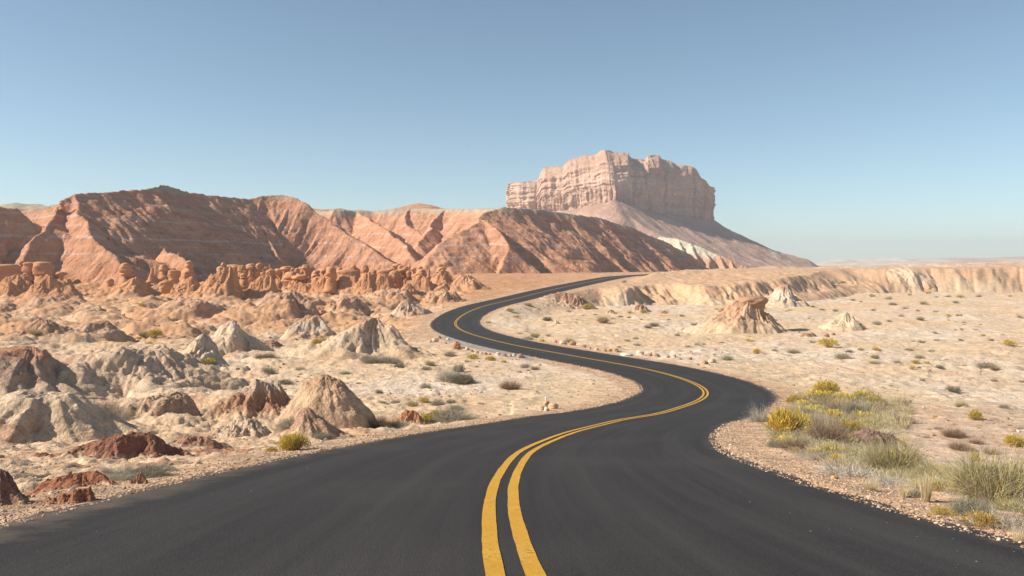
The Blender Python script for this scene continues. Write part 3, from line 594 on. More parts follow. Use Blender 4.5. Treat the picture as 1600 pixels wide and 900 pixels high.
# ------------------------------------------------------------------ the butte
BY = 900.
sky_px = np.array([780, 791, 800, 840, 846, 852, 880, 886, 905, 915, 930, 938, 945, 952, 960, 982, 984, 992, 1008, 1012, 1018, 1030, 1034, 1048, 1056, 1072, 1085, 1090, 1096, 1104, 1107, 1109, 1125.])
sky_py = np.array([289, 288, 286, 283, 266, 262, 260, 252, 247, 243, 242, 237, 234, 236, 239, 239, 247, 249, 250, 244, 243, 243, 250, 252, 258, 259, 262, 270, 280, 284, 290, 293, 293.])
def XY(px, Y): return np.array([(px - 800) / F * Y, Y])
foot = np.array([XY(789, 965), XY(812, 940), XY(840, 930), XY(850, 918), XY(900, 892), XY(955, 862), XY(985, 872), XY(1040, 905), XY(1090, 938), XY(1116, 962), XY(1118, 1000), XY(1060, 1060), XY(960, 1070), XY(860, 1040), XY(800, 1000)])
def build_butte():
    P = np.vstack([foot, foot[:1]]); seg = np.linalg.norm(np.diff(P, axis=0), axis=1); s = np.concatenate([[0], np.cumsum(seg)]); n = 900
    t = np.linspace(0, s[-1], n, endpoint=False); px_ = np.interp(t, s, P[:, 0]); py_ = np.interp(t, s, P[:, 1])
    k = np.exp(-.5 * (np.arange(-8, 9) / 3.) ** 2); k /= k.sum()
    px_ = np.convolve(np.concatenate([px_[-8:], px_, px_[:8]]), k, 'valid'); py_ = np.convolve(np.concatenate([py_[-8:], py_, py_[:8]]), k, 'valid')
    c = np.array([XY(950, 965)[0], 965.])
    # spine: each perimeter point shrinks to the middle line of the butte
    sp = np.stack([np.clip(px_, 2, 226), 965 + 0 * py_ + (px_ - 105) * .02], 1)
    tx = np.gradient(px_); ty = np.gradient(py_); ln = np.hypot(tx, ty); nx, ny = ty / ln, -tx / ln
    nv = 260; v = np.linspace(0, 1, nv)
    vlev = np.array([0, .30, .52, .55, .62, .64, .72, .75, .84, .86, .93, 1.0]); ins = np.array([0, .012, .03, .05, .06, .085, .10, .15, .17, .21, .30, .46])
    U = t[None] ; Vv = v[:, None]
    warp = .02 * n2(U * .03, Vv * 2, 3) + .012 * n2(U * .11, Vv * 4, 4)
    inset = np.interp(np.clip(Vv + warp, 0, 1), vlev, ins)
    pe = 800 + F * px_ / py_; endf = .12 + .88 * sst(np.minimum(pe - 789, 1114 - pe), 4, 50); inset = inset * endf[None]
    X = mix(px_[None], sp[:, 0][None], inset); Y = mix(py_[None], sp[:, 1][None], inset)
    colf = billow(U * .085 + .1 * n2(U * .05, Vv * 3, 9), Vv * .35, 2, 10); colf2 = billow(U * .26, Vv * .9 + 2, 2, 12)
    lowm = 1 - sst(Vv, .45, .6)
    d = (2.8 * colf + 1.5 * colf2 + .7 * billow(U * .6, Vv * 1.2, 1, 13)) * (lowm * 1.0 + .6) + 1.0 * n2(Vv * 26, U * .01, 14) * (.35 + .65 * (1 - lowm)) + 1.8 * fbm(U * .06, Vv * 9, 4, 15)
    d = d - 5.0 * sst(billow(U * .021, Vv * .3, 1, 77), -1.0, -.55) * 0
    d = d - 4.0 * (1 - sst(np.abs(n2(U * .028, Vv * .25 + 5, 33)), 0, .10))
    X = X + nx[None] * d; Y = Y + ny[None] * d
    pxx = 800 + F * X / Y
    top = CZ - (np.interp(800 + F * X / Y, sky_px, sky_py) - HZ) / F * np.minimum(Y, 990.)
    zb = 48 + 0 * U
    # height fraction: the cliff rises, the cap steps in
    low = top
    Z = zb + (low - zb) * Vv ** .97
    Z = Z + 1.2 * n2(U * .09, Vv * 7, 16) * sst(Vv, .9, 1) 
    # crown: extra rings closing towards the spine
    rings = 26; Xr, Yr, Zr = [X], [Y], [Z]
    for i in range(1, rings + 1):
        f = i / rings; a = X[-1] + (sp[:, 0] - X[-1]) * f; b = Y[-1] + (sp[:, 1] - Y[-1]) * f
        ztop = CZ - (np.interp(800 + F * a / b, sky_px, sky_py) - HZ) / F * b
        Xr.append(a[None]); Yr.append(b[None]); Zr.append((mix(Z[-1], ztop, sst(f, 0, .5)) + 1.4 * fbm(a * .09, b * .09, 3, 19) * math.sin(f * math.pi) )[None])
    X = np.vstack(Xr); Y = np.vstack(Yr); Z = np.vstack(Zr)
    st = n2(Z * .22, X * .004, 22) + .6 * n2(Z * .6, X * .008, 23); b = fbm(X * .03, Y * .03 + Z * .02, 3, 24); stain = sst(n2(U * .16, Z * .01, 27), .1, .6)
    C = mix(np.array([.49, .31, .225]), np.array([.56, .395, .30]), sst(st * .8 + b, -.8, .9)[..., None]); C = mix(C, np.array([.36, .20, .135]), (.45 * stain * (1 - sst(Z, 90, 110)))[..., None]); C = mix(C, np.array([.46, .26, .165]), (.5 * sst(Z, 100, 112))[..., None])
    V = np.stack([X, Y, Z], -1).reshape(-1, 3); org = np.array([c[0], c[1], 20.])
    root = bpy.data.objects.new('sandstone_butte', None); COL.objects.link(root); root.location = org
    tag(root, 'huge flat-topped sandstone butte with sheer cliffs rising above the ridges', 'butte', kind='thing')
    link('cliff', mesh_np('cliff', V - org, gridq(len(X), n, True), M_butte, np.clip(C, .02, .7).reshape(-1, 3)), root)
    return root, org
butte, borg = build_butte()
# talus apron and the badlands knobs at its right foot
Pf = [(a[0], a[1]) for a in foot]
def talus_h(X, Y):
    d = np.full(X.shape, 1e9); s = np.zeros(X.shape); acc = 0; P = Pf + Pf[:1]; ins = np.zeros(X.shape, bool)
    for a, b in zip(P[:-1], P[1:]):
        dx, dy = b[0] - a[0], b[1] - a[1]; L2 = dx * dx + dy * dy; t = np.clip(((X - a[0]) * dx + (Y - a[1]) * dy) / L2, 0, 1)
        e = np.hypot(X - a[0] - t * dx, Y - a[1] - t * dy); m = e < d; d = np.where(m, e, d); s = np.where(m, acc + t * math.sqrt(L2), s); acc += math.sqrt(L2)
        c = ((a[1] > Y) != (b[1] > Y)) & (X < (b[0] - a[0]) * (Y - a[1]) / (b[1] - a[1] + 1e-9) + a[0]); ins ^= c
    d = np.where(ins, 0, d); px = pxof(X, Y)
    zb = np.interp(X, [-10, 60, 107, 150, 235], [62, 68, 76, 66, 60])
    h = zb - .60 * d + .0011 * d * d * (d < 270) + (1 - np.exp(-d / 20)) * 2.6 * (billow(s * .06, d * .01, 3, 501)) + 1.2 * fbm(X * .05, Y * .05, 4, 502)
    sp, z, ss, sd = seg_dist(X, Y, [P3(958, 318, 868), P3(1005, 352, 820), P3(1060, 380, 790), P3(1100, 412, 770)])
    h2 = z - .55 * sp + 1.5 * billow(ss * .08, sp * .02, 2, 505) * (1 - np.exp(-sp / 10))
    sp, z, ss, sd = seg_dist(X, Y, [P3(1113, 346, 960), P3(1165, 372, 950), P3(1205, 390, 945), P3(1262, 405, 940), P3(1285, 420, 940)])
    h3 = z - .5 * sp + 1.5 * billow(ss * .05, sp * .02, 3, 506) * (1 - np.exp(-sp / 12)) 
    return np.maximum(np.maximum(h, h2), h3)
def talus_c(X, Y, Z):
    b = fbm(X * .03, Y * .03, 4, 510); c = mix(np.array([.40, .245, .175]), np.array([.47, .30, .22]), sst(b, -.5, .5)[..., None])
    px = pxof(X, Y); t = np.exp(-((px - 1212) / 9) ** 2) * sst(Z, 12, 22); return mix(c, np.array([.50, .45, .36]), (.8 * t)[..., None])
o = heightfield('talus_slope', -120, 480, 640, 1150, 2.0, talus_h, talus_c, M_butte, 3)
o.name = 'talus_slope'; o.parent = butte; o.location = o.location - butte.location; tag(o, 'smooth pinkish talus slope below the cliffs')
Kn = [([(1030, 368, 640), (1062, 372, 632), (1092, 384, 622), (1120, 396, 616), (1150, 406, 610), (1172, 418, 606)], 1.1, .4)]
for (a, b, y1, y2) in ((1062, 372, 632, 600), (1080, 378, 626, 592), (1100, 388, 620, 588), (1122, 397, 615, 585), (1142, 404, 611, 586)): Kn.append(([(a, b, y1), (a + 6, b + 16, y1 - 12), (a + 12, b + 38, y2)], 1.3, 1.3))
def kn_c(X, Y, Z):
    b = fbm(X * .08, Y * .08, 3, 520); t = sst(Z + 2.5 * b, 13.5, 18.); return mix(np.array([.50, .28, .18]) * np.ones(X.shape + (1,)), np.array([.58, .50, .37]), t[..., None])
o = heightfield('badlands_knob', 80, 215, 560, 680, .9, lambda X, Y: spur_field(X, Y, Kn, 2.2, .16, .0, 530), kn_c, M_butte, 2)
tag(o, 'cream-topped scalloped badlands knobs with orange feet at the right foot of the butte', 'rock outcrop', kind='thing')

# distant pale slickrock and low tablelands on the right horizon
def far_h(X, Y):
    px = pxof(X, Y); e = np.interp(px, [1150, 1265, 1300, 1340, 1400, 1450, 1500, 1540, 1600, 1800, 2400], [416, 412, 405, 404, 402, 402, 401.5, 401, 400, 401, 404])
    zt = CZ - (e - HZ) / F * 2500; k = np.clip(1 - np.abs(Y - 2500) / 600, 0, 1) ** .6
    return -8 + (zt + 8) * k + k * (7 * billow(X * .012, Y * .01, 4, 601) * (1 - sst(px, 1400, 1480) * .7) - 1)
def far_c(X, Y, Z):
    px = pxof(X, Y); b = fbm(X * .006, Y * .006, 4, 605); c = mix(np.array([.62, .52, .40]), np.array([.50, .36, .27]), sst(b + .8 * sst(px, 1400, 1560), 0, .9)[..., None]); return c
o = heightfield('distant_domes', 600, 3600, 1900, 3100, 9., far_h, far_c, M_far, 4); tag(o, kind='structure'); o.name = 'distant_hills'
o = heightfield('tableland', 150, 1000, 560, 760, 2.6, lambda X, Y: CZ - (np.interp(pxof(X, Y), [1260, 1330, 1400, 1480, 1560, 1700, 2200], [418, 415, 414, 411, 408, 406, 406]) - HZ) / F * 640 - .3 * np.maximum(640 - Y, 0) * .6 - .03 * np.maximum(Y - 640, 0) + 1.2 * fbm(X * .03, Y * .03, 4, 611), lambda X, Y, Z: mix(np.array([.55, .35, .23]) * np.ones(X.shape + (1,)), np.array([.58, .42, .30]), sst(fbm(X * .05, Y * .05, 3, 613), -.4, .5)[..., None]), M_far, 2)
tag(o, kind='structure')

# ------------------------------------------------------------------ goblins: weathered sandstone hoodoos in front of the red ridge
G_h = 'sandstone goblins in front of the red ridge'
GOB = (.53, .262, .13)
def clay_base(lbl, px, pyb, w, h, seed, prof='dome', flute=.2, power=None, depth=.7, skew=(0, 0)):
    return mound('clay_mound', lbl, 'mound', px, pyb, w, h, GOB, depth, prof, flute, 12, seed, .09, group=G_m, mat=M_hoodoo, power=power, skew=skew, foot=.25)
clay_base('orange clay foot under the block goblins at the far left', 85, 466, 120, 30, 301)
clay_base('orange clay skirt at the left edge below the dark wall of goblins', 12, 462, 80, 24, 302)
clay_base('orange clay cone carrying the mushroom rock', 98, 460, 62, 24, 303, 'cone', .15, 1.1)
clay_base('orange clay hump under the lone big-headed goblin', 205, 458, 100, 24, 304)
clay_base('orange clay hump below the egg-shaped boulder', 290, 462, 90, 26, 305)
clay_base('orange clay slope climbing towards the row of goblins', 345, 462, 115, 42, 306, 'dome', .2, 2.2, .6, (.2, .1))
clay_base('tall orange clay bluff under the crowded goblin heads', 412, 468, 95, 40, 307, 'dome', .3, 2.6, .6)
clay_base('orange clay shelf behind the dark hollow between goblins', 468, 455, 80, 28, 308)
clay_base('orange clay terrace under the square goblin blocks', 525, 458, 110, 26, 309)
clay_base('orange clay cone under the pair of goblin heads', 572, 458, 60, 34, 310, 'cone', .15, 1.1)
clay_base('orange clay body below the duck-headed goblin', 615, 452, 75, 30, 311)
clay_base('orange clay cone carrying the lone thin spire', 634, 463, 44, 20, 312, 'cone', .12, .9)
clay_base('orange clay ridge right of the column goblin', 690, 452, 90, 32, 313, 'dome', .2, 1.6, .7, (.1, 0))
clay_base('orange clay wedge rising up the ridge behind the egg-shaped boulder', 275, 440, 70, 44, 314, 'dome', .2, 1.3)
prof_body = lambda w, h: [(.001, -.1 * h), (.95 * w, -.08 * h), (.80 * w, .12 * h), (.62 * w, .3 * h), (.50 * w, .42 * h), (.001, .46 * h)]
def goblin(lbl, px, pt, pb, w, style, seed, Yd=None, col=GOB, lean=0.):
    """pt, pb = top and foot rows, w = width in the photograph's pixels"""
    pt = pt + .22 * (pb - pt)
    Yg = Yd or float(np.clip(Yof(min(max(pb, 442), 470)), 150, 225)) - 1.5
    X = (px - 800) / F * Yg; s = Yg / F; H = (pb - pt) * s; r = w * s / 2; zb = CZ - (pb - HZ) * s
    if style == 'mushroom':
        root = lathe_rock('hoodoo', [(.001, -.35 * H), (.62 * r, -.3 * H), (.46 * r, .05 * H), (.34 * r, .2 * H), (.36 * r, .30 * H), (.6 * r, .36 * H), (.001, .42 * H)], X, Yg, zb, seed, 26, .12, col=col)
        c = lathe_rock('cap_rock', [(.001, .24 * H), (.62 * r, .26 * H), (.98 * r, .38 * H), (.80 * r, .46 * H), (1.0 * r, .56 * H), (.88 * r, .78 * H), (.55 * r, .95 * H), (.001, H)], 0, 0, 0, seed + 1, 30, .13, col=tuple(np.array(col) * 1.06), parent=root, lean=(lean, 0))
    elif style == 'flatcap':
        root = lathe_rock('hoodoo', [(.001, -.3 * H), (.8 * r, -.25 * H), (.55 * r, .1 * H), (.42 * r, .45 * H), (.5 * r, .7 * H), (.001, .74 * H)], X, Yg, zb, seed, 26, .12, col=col)
        c = lathe_rock('cap_rock', [(.001, .62 * H), (.8 * r, .64 * H), (1.05 * r, .74 * H), (1. * r, .86 * H), (.6 * r, .97 * H), (.001, H)], 0, 0, 0, seed + 1, 28, .16, col=tuple(np.array(col) * 1.05), parent=root, lean=(lean, 0))
    elif style == 'head':
        root = lathe_rock('hoodoo', [(.001, -.2 * H), (1.1 * r, -.15 * H), (.9 * r, .15 * H), (.7 * r, .4 * H), (.55 * r, .5 * H), (.001, .56 * H)], X, Yg, zb, seed, 26, .12, col=col)
        c = lathe_rock('cap_rock', [(.001, .42 * H), (.6 * r, .44 * H), (.85 * r, .55 * H), (.82 * r, .72 * H), (.6 * r, .93 * H), (.001, H)], 0, 0, 0, seed + 1, 28, .15, col=tuple(np.array(col) * 1.05), parent=root, lean=(lean, 0))
    elif style == 'spire':
        root = lathe_rock('hoodoo', [(.001, -.2 * H), (1. * r, -.15 * H), (.7 * r, .2 * H), (.42 * r, .5 * H), (.36 * r, .7 * H), (.3 * r, .9 * H), (.001, H)], X, Yg, zb, seed, 24, .16, col=col, lean=(lean, 0))
    elif style == 'block':
        root = lathe_rock('hoodoo', [(.001, -.2 * H), (.95 * r, -.15 * H), (.9 * r, .2 * H), (.84 * r, .33 * H), (1. * r, .42 * H), (.96 * r, .8 * H), (.8 * r, .95 * H), (.001, H)], X, Yg, zb, seed, 30, .12, 1., .8, col=col, lean=(lean, 0), fs=.9)
    else:   # egg
        root = lathe_rock('hoodoo', [(.001, -.1 * H), (.6 * r, -.05 * H), (.9 * r, .25 * H), (1. * r, .5 * H), (.85 * r, .8 * H), (.001, H)], X, Yg, zb, seed, 28, .12, col=col, lean=(lean, 0))
    tag(root, lbl, 'hoodoo', G_h); return root
GL = [
 ('lone goblin with a tall bulbous head on a thin neck', 198, 402, 440, 20, 'mushroom'),
 ('small mushroom rock with a flat cap on a clay cone', 95, 419, 442, 17, 'flatcap'),
 ('egg-shaped boulder leaning below the middle goblins', 258, 431, 457, 21, 'egg'),
 ('large squarish shadowed goblin, rightmost of the far-left blocks', 70, 400, 440, 32, 'block'),
 ('narrower goblin block beside the large squarish one at far left', 45, 402, 434, 18, 'block'),
 ('small goblin knob behind the far-left blocks', 33, 401, 428, 11, 'head'),
 ('wide dark goblin wall cut by the left edge', 6, 403, 446, 52, 'block'),
 ('rounded stub on the clay left of the lone big-headed goblin', 172, 431, 447, 11, 'egg'),
 ('leaning finger of rock left of the middle goblins', 236, 412, 438, 14, 'spire'),
 ('round-headed goblin above the egg-shaped boulder', 256, 407, 433, 15, 'head'),
 ('low horned goblin between the egg boulder and the clay wedge', 270, 417, 440, 22, 'block'),
 ('small goblin head on a cone at the foot of the clay wedge', 291, 418, 444, 12, 'head'),
 ('goblin head at the top edge of the clay wedge', 296, 401, 428, 15, 'head'),
 ('tiny goblin knob at the start of the row of goblins', 349, 407, 420, 8, 'head'),
 ('pointed slab goblin on the clay slope', 366, 408, 430, 20, 'block'),
 ('slim goblin left of the crowded heads', 379, 410, 432, 9, 'spire'),
 ('tall goblin with a hooked cap at the left of the crowded heads', 391, 406, 432, 14, 'flatcap'),
 ('round goblin head in front of the crowded heads', 396, 418, 438, 13, 'egg'),
 ('goblin with a small pointed hat among the crowded heads', 405, 405, 430, 13, 'head'),
 ('goblin body leaning right among the crowded heads', 412, 411, 436, 12, 'block'),
 ('thin upright finger right of the crowded heads', 422, 408, 430, 6, 'spire'),
 ('rounded stub at the right end of the crowded heads', 425, 421, 440, 11, 'egg'),
 ('flat-hatted goblin beside the dark hollow', 436, 413, 442, 17, 'flatcap'),
 ('small goblin with a beaked cap beyond the dark hollow', 447, 412, 436, 11, 'flatcap'),
 ('long low goblin with an overhanging brow', 455, 417, 448, 24, 'mushroom'),
 ('squat goblin under the square blocks', 468, 424, 450, 22, 'flatcap'),
 ('square block goblin standing above the squat one', 479, 411, 434, 25, 'block'),
 ('goblin with folded shoulders right of the square block', 493, 415, 446, 16, 'head'),
 ('arched stub goblin in front of the tall capped one', 497, 426, 450, 15, 'egg'),
 ('tall goblin with a tilted pebble on its head', 517, 406, 452, 21, 'head'),
 ('small goblin knob right of the tilted pebble', 530, 412, 436, 12, 'head'),
 ('wide layered goblin wall in shade', 544, 413, 450, 38, 'block'),
 ('small pointed goblin on the layered wall', 552, 409, 430, 10, 'head'),
 ('goblin finger at the right end of the layered wall', 560, 412, 438, 9, 'egg'),
 ('round goblin face on the clay cone, left of the pair', 570, 407, 436, 15, 'head'),
 ('taller goblin neighbour, right of the pair on the clay cone', 583, 415, 440, 13, 'egg'),
 ('broad block goblin with a hollow under it', 603, 414, 446, 25, 'block'),
 ('duck-headed goblin with a tiny flat cap on a round body', 621, 404, 436, 19, 'head'),
 ('pointed tooth goblin right of the duck-headed one', 638, 410, 434, 13, 'spire'),
 ('small hooked goblin before the tall column', 647, 417, 436, 9, 'spire'),
 ('tall column goblin with a heavy square head', 658, 413, 446, 19, 'mushroom'),
 ('bent goblin arm right of the tall column', 669, 414, 434, 8, 'spire'),
 ('lone thin spire standing on its own clay cone', 633, 432, 452, 9, 'spire'),
 ('small pebble-headed goblin at the right end of the row', 687, 409, 424, 12, 'head'),
 ('tiny stump left of the lone thin spire', 608, 447, 455, 8, 'egg'),
 ('low round stump between the clay cones', 690, 444, 453, 11, 'egg')]
_r = np.random.default_rng(77); SMG = sorted((float(_r.uniform(335, 700)), float(_r.uniform(409, 424)), float(_r.uniform(7, 13))) for _ in range(44))
for i, (px, pt, w) in enumerate(SMG):
    g = 'in the clay wall right of the wedge' if px < 430 else 'between the dark hollow and the square block' if px < 500 else 'around the layered wall' if px < 580 else 'around the duck-headed goblin' if px < 650 else 'beyond the tall column goblin'
    same = [q for q in SMG if (q[0] < 430) == (px < 430) and (q[0] < 500) == (px < 500) and (q[0] < 580) == (px < 580) and (q[0] < 650) == (px < 650)]; k = same.index((px, pt, w))
    goblin(['leftmost', 'second', 'third', 'fourth', 'fifth', 'sixth', 'seventh', 'eighth', 'ninth', 'tenth', 'eleventh', 'twelfth', 'thirteenth', 'fourteenth', 'fifteenth', 'sixteenth'][min(k, 15)] + ' small goblin knob from the left ' + g, px, pt, pt + w * 1.9, w * 1.15, ('head', 'egg', 'flatcap', 'block')[i % 4], 2100 + i * 3, Yd=193 + 12 * float(_r.random()))
for i, (px, pb, w, h) in enumerate([(352, 452, 90, 26), (445, 455, 70, 24), (500, 456, 80, 25), (548, 458, 80, 26), (598, 455, 70, 26), (655, 455, 80, 26), (20, 460, 110, 30), (70, 462, 90, 32)]):
    clay_base(['low clay wall between wedge and crowded goblin heads', 'clay ramp right of the crowded goblin heads', 'clay wall under the tilted pebble goblin', 'clay wall under the layered goblin wall', 'clay wall left of the duck-headed goblin', 'clay wall under the tall column goblin', 'clay bank under the wide dark goblin wall at the left edge', 'clay bank under the squarish far-left goblin'][i], px, pb, w, h, 330 + i, 'dome', .26, 2.6, .5)
for i, (lb, px, pt, pb, w, st) in enumerate(GL):
    goblin(lb, px, pt, pb, w, st, 900 + i * 7, lean=((i * 37) % 11 - 5) * .02)
# goblins high on the ridge's left shoulder
for i, (px, pt, pb, w, lb) in enumerate([(97, 309, 322, 9, 'small knob standing on the skyline left of the ridge top'), (118, 362, 374, 12, 'first cap in the row of little caps on the ridge shoulder'), (133, 361, 373, 12, 'second cap in the row of little caps on the ridge shoulder'), (147, 364, 376, 14, 'widest cap in the row of little caps on the ridge shoulder'), (160, 364, 374, 8, 'fourth cap in the row of little caps on the ridge shoulder'), (171, 366, 375, 7, 'last small cap in the row on the ridge shoulder')]):
    goblin(lb, px, pt, pb + 4, w, 'flatcap' if i else 'head', 1300 + i, Yd=(237, 233, 231, 228, 229, 232)[i])

# ------------------------------------------------------------------ haze between here and the butte
def box(name, x0, x1, y0, y1, z0, z1):
    V = np.array([(x, y, z) for z in (z0, z1) for y in (y0, y1) for x in (x0, x1)], float)
    return link(name, mesh_np(name, V, np.array([(0, 2, 3, 1), (4, 5, 7, 6), (0, 1, 5, 4), (2, 6, 7, 3), (0, 4, 6, 2), (1, 3, 7, 5)]), [], smooth=False))
hz = box('haze', -5200, 5200, -1600, 5200, -25, 150); tag(hz, kind='stuff')
hm = bpy.data.materials.new('haze_air'); hm.use_nodes = True; hn = hm.node_tree; hn.nodes.clear()
ho = hn.nodes.new('ShaderNodeOutputMaterial'); pv = hn.nodes.new('ShaderNodeVolumePrincipled'); hn.links.new(pv.outputs[0], ho.inputs['Volume'])
pv.inputs['Color'].default_value = (.96, .94, 1, 1); pv.inputs['Density'].default_value = 2.5e-4; pv.inputs['Anisotropy'].default_value = .1
hz.data.materials.append(hm)

# ------------------------------------------------------------------ plants
def plant_mat():
    m, nt, b = newmat('dry_plant'); L = nt.links
    at = N(nt, 'ShaderNodeAttribute', attribute_name='Soil'); oi = N(nt, 'ShaderNodeObjectInfo')
    hs = N(nt, 'ShaderNodeHueSaturation'); L.new(at.outputs['Color'], hs.inputs['Color'])
    L.new(mrange(nt, oi.outputs['Random'], 0, 1, .485, .515), hs.inputs['Hue']); L.new(mrange(nt, oi.outputs['Random'], 0, 1, 1.15, .85), hs.inputs['Value'])
    L.new(hs.outputs[0], b.inputs['Base Color']); b.inputs['Roughness'].default_value = .8
    tr = N(nt, 'ShaderNodeBsdfTranslucent'); L.new(hs.outputs[0], tr.inputs[0]); mx = N(nt, 'ShaderNodeMixShader'); mx.inputs[0].default_value = .18
    L.new(b.outputs[0], mx.inputs[1]); L.new(tr.outputs[0], mx.inputs[2]); L.new(mx.outputs[0], nt.nodes['Material Output'].inputs[0])
    return m
M_plant = plant_mat()
rng = np.random.default_rng(11)
def blades(n, rb, l0, l1, spread, droop, w, cols, up=0., seg=3, jit=.15, start=0., taper=.25):
    """n curved tapering blades fanning out of a clump: returns V, Q, C"""
    az = rng.uniform(0, 2 * math.pi, n); inc = spread * rng.random(n) ** .6
    d = np.stack([np.sin(inc) * np.cos(az), np.sin(inc) * np.sin(az), np.cos(inc) + up], 1); d /= np.linalg.norm(d, axis=1)[:, None]
    L = rng.uniform(l0, l1, n); r0 = rb * np.sqrt(rng.random(n)); a0 = az + rng.normal(0, .5, n)
    base = np.stack([r0 * np.cos(a0), r0 * np.sin(a0), np.zeros(n)], 1)
    t = np.linspace(start, 1, seg + 1)
    kink = rng.normal(0, jit, (n, seg + 1, 3)) * L[:, None, None] * t[None, :, None]
    pts = base[:, None] + d[:, None] * (L[:, None] * t[None])[..., None] + kink; pts[..., 2] -= droop * (L[:, None] * t[None] ** 2); pts[..., 2] = np.maximum(pts[..., 2], .01)
    sd = np.cross(d, rng.normal(0, 1, (n, 3))); sd /= np.linalg.norm(sd, axis=1)[:, None] + 1e-9
    ww = w * (1 - (1 - taper) * (t - start) / (1 - start + 1e-9))[None, :, None] * rng.uniform(.6, 1.3, (n, 1, 1)) / 2
    V = np.stack([pts - sd[:, None] * ww, pts + sd[:, None] * ww], 2)      # n, seg+1, 2, 3
    i = np.arange(n)[:, None] * (seg + 1) * 2 + np.arange(seg)[None] * 2; Q = np.stack([i, i + 1, i + 3, i + 2], -1).reshape(-1, 4)
    c = np.asarray(cols)[rng.integers(0, len(cols), n)] * rng.uniform(.75, 1.25, (n, 1)); C = np.repeat(c, (seg + 1) * 2, 0)
    return V.reshape(-1, 3), Q, C
def join(parts):
    V = []; Q = []; C = []; o = 0
    for v, q, c in parts: V.append(v); Q.append(q + o); C.append(c); o += len(v)
    return np.vstack(V), np.vstack(Q), np.vstack(C)
def sprays(n, lobes, rad, size, w, cols, flat=.8, seg=2):
    """leafy tips: small blades spread on the surface of several lobes"""
    out = []
    for k in range(lobes):
        a = rng.uniform(0, 6.28); r = rad * .55 * math.sqrt(rng.random()) if lobes > 1 else 0; c = np.array([r * math.cos(a), r * math.sin(a), rad * rng.uniform(.25, .42)]); R_ = rad * rng.uniform(.42, .62) if lobes > 1 else rad
        m = n // lobes; u = rng.normal(0, 1, (m, 3)); u /= np.linalg.norm(u, axis=1)[:, None]; u[:, 2] = np.abs(u[:, 2]) * 1.2 - .38
        p = c + u * (R_ * rng.uniform(.6, 1.05, m) * (1 + .25 * n3(u[:, 0] * 3, u[:, 1] * 3, u[:, 2] * 3, k)))[:, None] * [1, 1, flat]; p[:, 2] = np.maximum(p[:, 2], .02)
        d = u + [0, 0, .7] + rng.normal(0, .35, (m, 3)); d /= np.linalg.norm(d, axis=1)[:, None]
        sd = np.cross(d, rng.normal(0, 1, (m, 3))); sd /= np.linalg.norm(sd, axis=1)[:, None]; L = size * rng.uniform(.6, 1.4, (m, 1)); ww = w * rng.uniform(.6, 1.3, (m, 1)) / 2
        V = np.stack([p - sd * ww * .6, p + sd * ww * .6, p + d * L + sd * ww, p + d * L - sd * ww], 1).reshape(-1, 3)
        cc = np.asarray(cols)[rng.integers(0, len(cols), m)] * rng.uniform(.7, 1.3, (m, 1)) * rng.uniform(.85, 1.15)
        out.append((V, np.arange(m * 4).reshape(-1, 4), np.repeat(cc, 4, 0)))
    return join(out)
YC = [(.62, .45, .07), (.54, .42, .09), (.70, .49, .07), (.42, .35, .10)]; GC = [(.40, .345, .235), (.33, .29, .20), (.47, .41, .29), (.27, .245, .18)]; OC = [(.40, .34, .15), (.31, .26, .13), (.48, .40, .19)]
BC = [(.28, .165, .11), (.35, .22, .15), (.22, .14, .10)]; DC = [(.24, .205, .15), (.19, .16, .12), (.30, .27, .20)]; TC = [(.60, .49, .28), (.52, .42, .23), (.66, .56, .36)]; WC = [(.55, .49, .40), (.48, .42, .34), (.62, .56, .47)]; SC_ = [(.30, .25, .20), (.24, .19, .15), (.38, .33, .27)]; OR = [(.50, .28, .06), (.42, .27, .08), (.55, .36, .10)]
